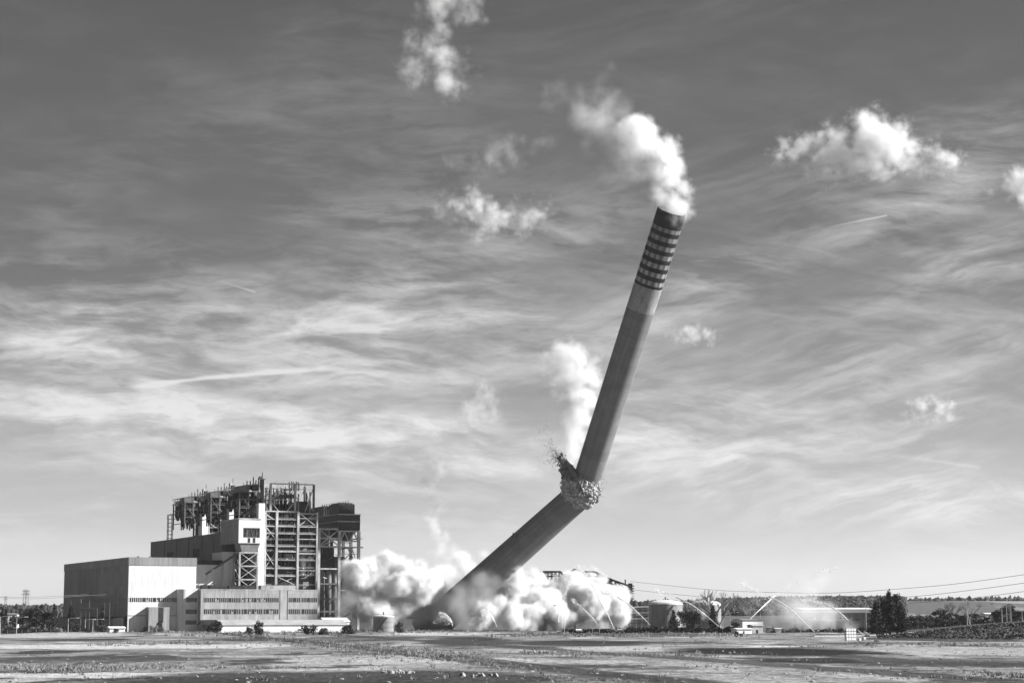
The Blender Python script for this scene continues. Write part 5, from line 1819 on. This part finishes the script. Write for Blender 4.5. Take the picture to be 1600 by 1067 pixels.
jet([(1274, 988), (1256, 971), (1238, 954), (1218, 940), (1200, 931), (1180, 922), (1160, 912)], 1120, 1200, 'water arc falling left over the white workshop')
jet([(1170, 969), (1184, 955), (1200, 940), (1222, 921), (1250, 903), (1280, 892), (1306, 888)], 1190, 1250, 'high water arc rising to the right from the white workshop', .13, .8, True, .42)
jet([(1352, 994), (1333, 977), (1310, 955), (1290, 944), (1272, 938), (1255, 936)], 962, 1040, 'water arc from the cannon by the stacked white tanks')
jet([(707.5, 978), (704.5, 969), (701, 963.5), (695, 958.5), (687, 956.5)], 1180, 1190, 'low curl of water left of the chimney foot', .12, .4)
jet([(776.5, 979), (771, 966), (765, 958), (757, 952), (752.5, 954)], 1180, 1190, 'low curl of water in front of the bright dust billow', .12, .4)
def fan(c, r_, label):
    """low fan shaped veil of spray"""
    mb = MB()
    r = random.Random(int(c.x) + 500)
    for i in range(420):
        a = r.uniform(.1, 3.0)
        q = r_ * r.random() ** .4
        p = c + Vector((math.cos(a) * q * .75, r.gauss(0, 1), math.sin(a) * q * .8 * (1 + .15 * mnoise.noise(Vector((a * 4, 0, c.x))))))
        mb.blob(p, r.uniform(.07, .16), r, 1, .3)
    o = mb.build('spray_fan', 'spray', None, c)
    tag(o, label, 'spray', kind='stuff')
fan(at(692, 977, 1190), 8.5, 'fan of fine spray left of the chimney foot')
fan(at(746, 978, 1190), 8.0, 'fan of fine spray right of the chimney foot')
for (px, Y, lab, fl) in ((1354, 960, 'water cannon beside the stack of white tanks', 1), (1276, 1118, 'water cannon in the mist right of the white workshop', 1), (1128, 1158, 'water cannon at the foot of the right tank', 1),
                         (962, 1148, 'water cannon under the tallest water arc', 1), (1018, 1168, 'water cannon at the foot of the left tank', 1), (874, 1178, 'water cannon beside the lone lamp post', -1), (1168, 1188, 'water cannon hidden beside the white workshop', -1)):
    p = on_ground(px, Y)
    cannon(p, lab, fl)
# stack of caged liquid tanks
def ibc_stack():
    c = gnd(1320, 1001)
    r = random.Random(2)
    RZ = rad(30)
    def one(x, y, z, lab):
        t = empty('caged_tank', (x, y, z), lab, 'liquid tank', 'white caged tanks stacked in the yard', RZ)
        MB().box(-.55, .55, -.55, .55, 0, .16).build('pallet', 'rust', t)
        MB().add(*round_box(.53, .53, .18, 1.12)).build('bottle', 'plastic', t)
        mb = MB()
        for z_ in (.35, .62, .9, 1.13):
            mb.beam((-.57, -.57, z_), (.57, -.57, z_), .03).beam((-.57, .57, z_), (.57, .57, z_), .05).beam((-.57, -.57, z_), (-.57, .57, z_), .05).beam((.57, -.57, z_), (.57, .57, z_), .05)
        for k in range(4):
            u = -.57 + k * .38
            mb.beam((u, -.57, .16), (u, -.57, 1.15), .03).beam((-.57, u, .16), (-.57, u, 1.15), .05).beam((.57, u, .16), (.57, u, 1.15), .05)
        mb.build('cage', 'cage', t)
        MB().lathe((0, 0, 1.12), [(.13, 0), (.13, .06)], 12).build('cap', 'rubber', t)
        return t
    rows_ = ('bottom', 'second', 'third', 'top')
    cols = ('first', 'second', 'third', 'fourth', 'fifth')
    proto = None
    for i in range(4):
        for j in range(4):
            x, y, z = c.x + .8 + i * 1.3 * math.cos(RZ) + r.uniform(-.05, .05), c.y + i * 1.3 * math.sin(RZ) + r.uniform(-.08, .08), gz(c.x, c.y) + j * 1.24
            lab = f'white caged tank, {rows_[j]} row, {cols[i]} from the left in the stack'
            if proto is None:
                proto = one(x, y, z, lab)
            else:
                q = copy_tree(proto)
                q.location = (x, y, z)
                q['label'] = lab
    q = copy_tree(proto)
    p = gnd(1341, 1001.5)
    q.location = (p.x + .5, p.y, gz(p.x, p.y))
    q['label'] = 'single white caged tank standing right of the stack'
    q = copy_tree(proto)
    p = gnd(1345.5, 999.5)
    q.location = (p.x + 1.2, p.y, gz(p.x, p.y))
    q['label'] = 'white caged tank nearest to the water cannon'
def round_box(a, b, z0, z1, c=.08):
    poly = [(-a + c, -b), (a - c, -b), (a, -b + c), (a, b - c), (a - c, b), (-a + c, b), (-a, b - c), (-a, -b + c)]
    k = 8
    vs = [(x, y, z0) for x, y in poly] + [(x, y, z1 - c) for x, y in poly] + [(x * .85, y * .85, z1) for x, y in poly]
    fs = [tuple(range(k))[::-1], tuple(range(2 * k, 3 * k))]
    for L_ in (0, k):
        fs += [(L_ + i, L_ + (i + 1) % k, L_ + k + (i + 1) % k, L_ + k + i) for i in range(k)]
    return vs, fs
ibc_stack()
# pump trailers, generator and a small tractor
def trailer(px, Y, label, s=1.0, body='machine', name='pump_trailer', cat='trailer', rz=0.0):
    p = on_ground(px, Y)
    t = empty(name, p, label, cat, None, rz)
    MB().box(-2.2 * s, 2.2 * s, -1 * s, 1 * s, .7 * s, .95 * s).box(2.2 * s, 3.6 * s, -.1, .1, .7 * s, .85 * s).build('chassis', 'dark', t)
    for x in (-.9, .3):
        for y in (-1.0, 1.0):
            MB().tube([(x * s, (y - .14) * s, .5 * s), (x * s, (y + .14) * s, .5 * s)], .5 * s, 16).build('wheel', 'rubber', t)
    MB().tube([(-1.9 * s, 0, 1.75 * s), (1.4 * s, 0, 1.75 * s)], .8 * s, 16).build('tank', body, t)
    MB().box(1.45 * s, 2.1 * s, -.6 * s, .6 * s, .95 * s, 1.9 * s).build('engine_box', 'machine', t)
    return t
trailer(905, 1120, 'white water bowser trailer in front of the hedge', 1.0, 'plastic')
trailer(944, 1135, 'dark tank trailer right of the frame', 1.0, 'dark')
trailer(969, 1125, 'grey tank trailer below the tallest water arc', 1.0, 'machine')
def portal(px, Y):
    p = on_ground(px, Y)
    t = empty('goal_frame', p, 'white square steel frame standing before the hedge', 'frame')
    for x in (-1.9, 1.9):
        for y in (-.8, .8):
            MB().beam((x, y, 0), (x, y, 3.2), .22).build('post', 'plastic', t)
    MB().beam((-1.9, -.8, 3.1), (1.9, -.8, 3.1), .25).beam((-1.9, .8, 3.1), (1.9, .8, 3.1), .25).beam((-1.9, -.8, 3.1), (-1.9, .8, 3.1), .2).beam((1.9, -.8, 3.1), (1.9, .8, 3.1), .2).build('top_bar', 'plastic', t)
    MB().box(-1.2, 1.0, -.5, .5, 0, 1.3).build('crate', 'machine', t)
portal(931, 1110)
def tractor(px, Y):
    p = on_ground(px, Y)
    t = empty('tractor', p, 'small dark tractor with a pale front plate, below the white workshop', 'tractor')
    for (x, r_) in ((-1.0, .85), (1.5, .55)):
        for y in (-.95, .95):
            w = MB().tube([(x, y - .2, r_), (x, y + .2, r_)], r_, 18).build('wheel', 'rubber', t)
            MB().tube([(x, y - .22, r_), (x, y + .22, r_)], r_ * .45, 12).build('rim', 'plastic', w)
    MB().box(-.2, 2.1, -.45, .45, .75, 1.55).box(-1.6, -.2, -.5, .5, .7, 1.2).build('body', 'machine', t)
    mb = MB()
    for (x, y) in ((-1.5, -.65), (-1.5, .65), (.0, -.6), (.0, .6)):
        mb.beam((x, y, 1.1), (x, y, 2.5), .12)
    mb.box(-1.7, .15, -.75, .75, 2.5, 2.62)
    mb.build('cab_frame', 'dark', t)
    MB().box(-1.4, -.1, -.55, .55, 1.3, 2.4).build('cab_glass', 'glass', t)
    MB().box(2.3, 2.45, -1.0, 1.0, .3, 2.0).build('front_plate', 'plastic', t)
tractor(1153, 985)
p = gnd(1369.5, 1003)
t = empty('metal_drum', (p.x, p.y, gz(p.x, p.y)), 'small round pale drum right of the stacked tanks', 'drum')
MB().tube([(0, -.6, .75), (0, .6, .75)], .75, 18).build('drum', 'pole', t)
MB().box(-.8, -.55, -.5, .5, 0, .5).box(.55, .8, -.5, .5, 0, .5).build('cradle', 'dark', t)
# sign plate on a post in the yard edge
p = on_ground(1128.5, 1100)
t = empty('sign_post', p, 'little pale plate on a thin post near the hedge end', 'sign post')
MB().beam((0, 0, -.2), (0, 0, 4.0), .14).build('post', 'pole', t)
MB().box(-.5, .5, -.06, .06, 3.2, 4.6).build('plate', 'plastic', t)
# ------------------------------------------------------------------ smoke, dust and clouds
def smoke_material(name, dens, aniso=0.25, alb=.93):
    m = bpy.data.materials.new(name)
    m.use_nodes = True
    n = NT(m.node_tree)
    n.N.clear()
    pv = n.new('ShaderNodeVolumePrincipled')
    pv.inputs['Color'].default_value = (alb, alb, alb, 1)
    pv.inputs['Density'].default_value = dens
    pv.inputs['Density Attribute'].default_value = 'density'
    pv.inputs['Anisotropy'].default_value = aniso
    o = n.new('ShaderNodeOutputMaterial')
    n.L.new(pv.outputs[0], o.inputs['Volume'])
    return m
def core_material():  # for solid pale cores added inside the smoke to brighten it
    m = bpy.data.materials.new('added_smoke_core')
    m.use_nodes = True
    n = NT(m.node_tree)
    b = n.N['Principled BSDF']
    P = n.new('ShaderNodeTexCoord').outputs['Object']
    v = n.rng(n.noise(P, .05, 4, .6), .3, .7, .56, .66)
    cc = n.new('ShaderNodeCombineColor')
    for i in range(3):
        n.L.new(v, cc.inputs[i])
    n.L.new(cc.outputs[0], b.inputs['Base Color'])
    b.inputs['Roughness'].default_value = 1
    b.inputs['Specular IOR Level'].default_value = 0
    return m
M['core'] = core_material()
def density_group(name, puffs, lo, hi, org, voxel, bill, amp, edge, warp, seed, thin, mat_, core_at=None, squash=1.0, flat=None):
    ng = bpy.data.node_groups.new(name, 'GeometryNodeTree')
    ng.interface.new_socket('Geometry', in_out='OUTPUT', socket_type='NodeSocketGeometry')
    n = NT(ng)
    P = n.new('GeometryNodeInputPosition').outputs[0]
    off = Vector((seed * 371.3, seed * 91.7, seed * 53.9))
    R0 = sum(r for c, r in puffs) / len(puffs)
    Po = n.vmath('ADD', P, tuple(org + off))
    wv = n.vmath('SCALE', n.vmath('SUBTRACT', n.noise(Po, 1.0 / (bill * 1.8), 4, .55, out=1), (.5, .5, .5)), bill * 1.6 * warp)
    Q = n.vmath('ADD', P, wv)
    f = None
    for c, r in puffs:
        d = n.vmath('LENGTH', n.vmath('SUBTRACT', Q, tuple(c - org)), out=1)
        v = n.math('MULTIPLY_ADD', d, -1.0 / R0, r / R0)
        f = v if f is None else n.math('SMOOTH_MAX', f, v, .25)
    Q2 = n.vmath('ADD', Po, n.vmath('SCALE', wv, .5))
    for k, (sc_, am_) in enumerate(((1.0, 1.0), (.45, .60), (.20, .40), (.09, .24))):
        b = n.vor(n.vmath('ADD', Q2, (k * 37.0, 11.0, 5.0)), 1.0 / (bill * sc_), 0, .5, .12)
        b = n.math('MULTIPLY', b, b)
        f = n.math('ADD', f, n.math('MULTIPLY', n.math('SUBTRACT', .20, b), amp * am_ * 1.5))
    nz = n.noise(Q2, 1.0 / (bill * .5), 6, .65)
    f = n.math('ADD', f, n.math('MULTIPLY', n.math('SUBTRACT', nz, .5), amp * 1.0))
    vc = n.new('GeometryNodeVolumeCube')
    vc.inputs['Min'].default_value = lo - org
    vc.inputs['Max'].default_value = hi - org
    for i, ax in enumerate('XYZ'):
        vc.inputs['Resolution ' + ax].default_value = max(8, int((hi[i] - lo[i]) / voxel))
    last = vc.outputs[0]
    if core_at is None:
        dn = n.rng(f, 0.0, edge, 0.0, 1.0)
        dn = n.math('POWER', dn, 1.6)
        if thin:
            dn = n.math('MULTIPLY', dn, n.rng(n.noise(Po, 1.0 / (bill * .8), 5, .6), .38, .38 + thin, 0.0, 1.0))
        n.L.new(dn, vc.inputs['Density'])
    else:
        n.L.new(n.math('ADD', f, 2.0), vc.inputs['Density'])
        vm = n.new('GeometryNodeVolumeToMesh')
        n.L.new(last, vm.inputs[0])
        for s_ in vm.inputs:
            if s_.name == 'Threshold': s_.default_value = core_at + 2.0
            if s_.name == 'Adaptivity': s_.default_value = .01
        ss = n.new('GeometryNodeSetShadeSmooth')
        n.L.new(vm.outputs[0], ss.inputs[0])
        last = ss.outputs[0]
    sm = n.new('GeometryNodeSetMaterial')
    n.L.new(last, sm.inputs[0])
    sm.inputs['Material'].default_value = mat_
    go = n.new('NodeGroupOutput')
    n.L.new(sm.outputs[0], go.inputs[0])
    return ng
def smoke(name, puffs, voxel, dens, label, cat='smoke', group=None, bill=30.0, amp=.6, edge=.35, warp=.58, aniso=.2, seed=0, thin=0.0, core=None, alb=.94, grow=1.1):
    puffs = [(c, r * grow) for c, r in puffs]
    lo = Vector([min(c[i] - r * 1.4 for c, r in puffs) for i in range(3)])
    hi = Vector([max(c[i] + r * 1.4 for c, r in puffs) for i in range(3)])
    lo.z = max(lo.z, -1.0)
    org = (lo + hi) / 2
    vd = bpy.data.volumes.new(name)
    o = bpy.data.objects.new('drifting_smoke' if core is not None else name, vd)
    C.objects.link(o)
    mat_ = smoke_material(name + '_air', dens, aniso, alb)
    vd.materials.append(mat_)
    md = o.modifiers.new('billows', 'NODES')
    md.node_group = density_group(name + '_density', puffs, lo, hi, org, voxel, bill, amp, edge, warp, seed, thin, mat_)
    if core is not None:
        me = bpy.data.meshes.new(name)
        k = ICO[1]
        mb = MB()
        for c, r in puffs:
            mb.add([c - org + p * r * .3 for p in k[0]], k[1])
        me.from_pydata(mb.v, [], mb.f)
        me.materials.append(M['core'])
        r_ = bpy.data.objects.new(name, me)
        C.objects.link(r_)
        r_.location = org
        md = r_.modifiers.new('billows', 'NODES')
        md.node_group = density_group(name + '_core', puffs, lo, hi, org, voxel * 1.1, bill, amp, edge, warp, seed, thin, M['core'], core_at=core)
        tag(r_, label, cat, group)
        o.parent = r_
        r_.modifiers['billows'].show_viewport = True
    else:
        o.location = org
        tag(o, label, cat, group, 'stuff' if cat == 'smoke' else None)
    return o
def puffs_px(lst, Y):
    """(px, py, radius in photo pixels[, metres farther]) -> world puffs"""
    out = []
    for q in lst:
        y = Y + (q[3] if len(q) > 3 else 0)
        out.append((at(q[0], q[1], y), q[2] * y / F_PX))
    return out
YS = 1400.0
DG = 'dust clouds thrown up by the collapse'
smoke('dust_cloud', puffs_px([(800,935,36,10),(772,957,26,-45),(755,965,18,-50),(800,965,24,-45),(830,922,34,20),(850,952,34,-15),(880,932,34,10),(905,948,36,-5),(925,922,28,15),(950,942,30,0),(962,928,22,10),(830,962,28,-30),(905,908,22,15),(845,908,20,20),(966,960,22,0),(935,962,26,-10),(815,905,20,10),(880,965,26,-20),(890,905,14,10)], YS), 1.25, .5,
      'broad bright bank of boiling dust right of the chimney foot', 'dust cloud', DG, bill=24, seed=1, core=.5)
smoke('dust_cloud', puffs_px([(563,948,26,10),(588,952,30,-55),(632,885,28,-45),(640,915,36,-50),(612,872,20,-40),(668,905,26,-45),(605,925,32,-50),(650,870,18,-40),(625,860,15,-40),(575,925,24,30),(548,930,18,15),(655,945,30,15),(625,955,26,0),(545,955,20,0),(545,912,20,-50),(560,898,22,-55),(582,890,20,-50),(555,930,24,-45),(570,915,24,-50),(528,940,20,14),(520,955,16,10)], YS), 1.25, .4,
      'towering white dust cloud between filter tower and chimney foot', 'dust cloud', DG, bill=26, seed=2, core=.5)
smoke('dust_cloud', puffs_px([(700,895,26,60),(722,872,26,70),(745,866,20,70),(712,912,26,60),(735,895,26,65),(765,880,16,65)], YS), 2.0, .16,
      'soft white puff of dust rising behind the lower chimney shaft', 'dust cloud', DG, bill=26, seed=7, core=.95)
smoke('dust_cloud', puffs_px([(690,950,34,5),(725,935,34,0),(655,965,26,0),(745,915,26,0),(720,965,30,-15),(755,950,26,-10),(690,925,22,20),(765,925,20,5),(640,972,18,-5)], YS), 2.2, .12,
      'dust coloured dark to stand for shade, smothering the foot of the chimney', 'dust cloud', DG, bill=34, seed=9, amp=.7, edge=.6, alb=.6)  # low albedo puts the shade at the chimney foot into the dust
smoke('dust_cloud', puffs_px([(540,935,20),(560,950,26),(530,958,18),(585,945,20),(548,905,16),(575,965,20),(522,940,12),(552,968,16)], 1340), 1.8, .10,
      'dust toned dark as if in shadow, drifting round the legs of the filter tower', 'dust cloud', DG, bill=18, seed=22, amp=.8, edge=.7, alb=.55, warp=.6)  # dark dust colour stands in for shadow from the neighbouring smoke
smoke('smoke_plume', puffs_px([(1052,322,30,0),(1054,298,31),(1044,272,37,5),(1026,250,40,10),(1040,235,26,8),(1068,300,14,0),(1008,222,40,15),(988,204,32,20),(1030,290,26,6)], 1316), 1.6, .15,
      'thick white plume streaming left out of the chimney mouth', 'smoke', None, bill=17, seed=3, core=.85, edge=.45)
smoke('smoke_plume', puffs_px([(985,240,46,20),(955,205,48,25),(925,175,44,30),(895,150,36,35),(950,260,32,20),(865,165,30,40),(935,150,40,30),(1000,290,24,15),(905,120,26,35),(840,215,24,40)], 1316), 2.2, .034,
      'thin ragged trail of smoke drifting off the top plume', 'smoke', None, bill=24, seed=5, amp=.85, edge=.9, thin=.3, grow=1.3, warp=.7)
smoke('smoke_plume', puffs_px([(886,722,13,12),(889,702,18,15),(899,678,23,18),(907,650,26,20),(912,620,28,22),(900,590,26,22),(884,570,25,22),(864,585,22,22),(856,604,16,22),(858,562,16,24),(868,625,14,22),(880,548,18,24),(905,560,22,24),(895,535,14,24),(925,590,22,24),(930,560,14,26)], YS), 1.5, .13,
      'white smoke curling up behind the break in the chimney', 'smoke', None, bill=17, seed=4, edge=.6, core=1.1, grow=1.35)
smoke('smoke_wisp', puffs_px([(684,835,11),(676,815,12),(688,795,10),(673,775,9),(668,755,14),(682,738,14),(692,722,9),(690,862,13),(690,885,14),(697,905,12)], 1440), 1.5, .16,
      'thin twisting column of smoke above the dust, left of the chimney', 'smoke', None, bill=11, seed=6, amp=.8, edge=.8, thin=.25, grow=1.9, warp=.7)
smoke('smoke_wisp', puffs_px([(692,6,26),(722,8,24),(735,22,10),(682,40,22),(678,66,20),(690,92,26),(660,88,24),(638,86,12),(655,110,22),(690,118,24),(718,122,17),(660,128,14)], 1500), 1.8, .11,
      'torn white smoke puff drifting at the top edge', 'smoke', None, bill=17, seed=8, amp=1.0, edge=1.0, thin=.34, grow=1.9, warp=1.0)
smoke('smoke_wisp', puffs_px([(700,322,13),(722,320,15),(745,324,18),(768,330,16),(752,348,16),(735,340,13),(790,338,16),(815,345,14),(845,340,14),(750,365,8)], 1500), 1.5, .2,
      'crescent shaped white smoke puff floating left of the banded top', 'smoke', None, bill=14, seed=10, amp=1.0, edge=1.0, thin=.32, grow=2.1, warp=1.1)
smoke('smoke_wisp', puffs_px([(755,618,14),(742,638,18),(765,645,15),(730,655,12),(775,625,10),(755,655,9)], 1480), 1.6, .11,
      'small faint smoke puff alone in mid air, left of the break', 'smoke', None, bill=12, seed=12, amp=.9, edge=.9, thin=.3, grow=1.8, warp=.7)
smoke('smoke_wisp', puffs_px([(722,272,15),(738,280,10),(715,255,14),(770,245,22),(800,235,20),(690,275,9)], 1500), 2.0, .03,
      'barely visible shred of smoke above the crescent puff', 'smoke', None, grow=1.8, warp=.7, bill=14, seed=13, amp=1.1, edge=.9, thin=.3)
smoke('mist', puffs_px([(1210,965,34),(1235,945,40),(1260,960,40),(1290,960,36),(1265,925,30),(1290,905,22),(1310,900,16),(1180,960,20),(1190,935,20),(1165,920,12),(1320,965,26),(1345,985,14),(1240,915,20)], 1190), 2.0, .07,
      'pale mist hanging around the right hand water jets', 'smoke', None, bill=22, seed=14, amp=.7, edge=.9)
WG = 'small fair weather clouds'
smoke('white_cloud', puffs_px([(1232,240,17),(1256,238,19),(1285,244,22),(1310,232,24),(1340,222,26),(1368,216,28),(1395,226,26),(1420,214,15),(1345,250,22),(1375,248,22),(1305,256,16),(1405,248,18),(1440,250,18),(1468,244,17),(1492,250,14),(1360,265,9),(1245,256,10)], 4500), 4.5, .05,
      'largest white fair weather cloud, at the upper right', 'cloud', WG, bill=46, seed=15, amp=.9, edge=.9, grow=1.9, warp=1.0)
smoke('white_cloud', puffs_px([(1590,285,18),(1612,290,24),(1575,298,13),(1552,300,8),(1598,303,12)], 4500), 4.5, .05,
      'small white cloud cut off by the right edge', 'cloud', WG, bill=40, seed=16, amp=.9, edge=.9, grow=1.8, warp=1.0)
smoke('white_cloud', puffs_px([(1468,634,14),(1445,640,12),(1480,650,10),(1425,645,10)], 9500), 10, .03,
      'faint small cloud low at the right', 'cloud', WG, bill=70, seed=17, warp=.7, grow=1.9, amp=1.0, edge=.9, thin=.25)
smoke('white_cloud', puffs_px([(1090,521,11),(1072,520,10),(1110,524,9),(1052,526,7)], 9500), 10, .03,
      'faint flat cloud just right of the leaning shaft', 'cloud', WG, bill=60, seed=18, warp=.7, grow=1.9, amp=1.0, edge=.9, thin=.25)

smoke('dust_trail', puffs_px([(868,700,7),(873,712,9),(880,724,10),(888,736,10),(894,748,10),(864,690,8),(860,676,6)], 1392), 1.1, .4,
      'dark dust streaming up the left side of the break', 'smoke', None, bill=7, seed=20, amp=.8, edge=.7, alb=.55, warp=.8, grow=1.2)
# ------------------------------------------------------------------ the air itself
def haze():
    m = bpy.data.materials.new('hazy_air')
    m.use_nodes = True
    n = NT(m.node_tree)
    n.N.clear()
    pv = n.new('ShaderNodeVolumePrincipled')
    pv.inputs['Color'].default_value = (.95, .95, .95, 1)
    pv.inputs['Density'].default_value = .000016
    pv.inputs['Anisotropy'].default_value = .2
    o = n.new('ShaderNodeOutputMaterial')
    n.L.new(pv.outputs[0], o.inputs['Volume'])
    b = MB().box(-15600, 15600, -3400, 25500, -2, 560).build('haze', m)
    tag(b, kind='stuff')
haze()
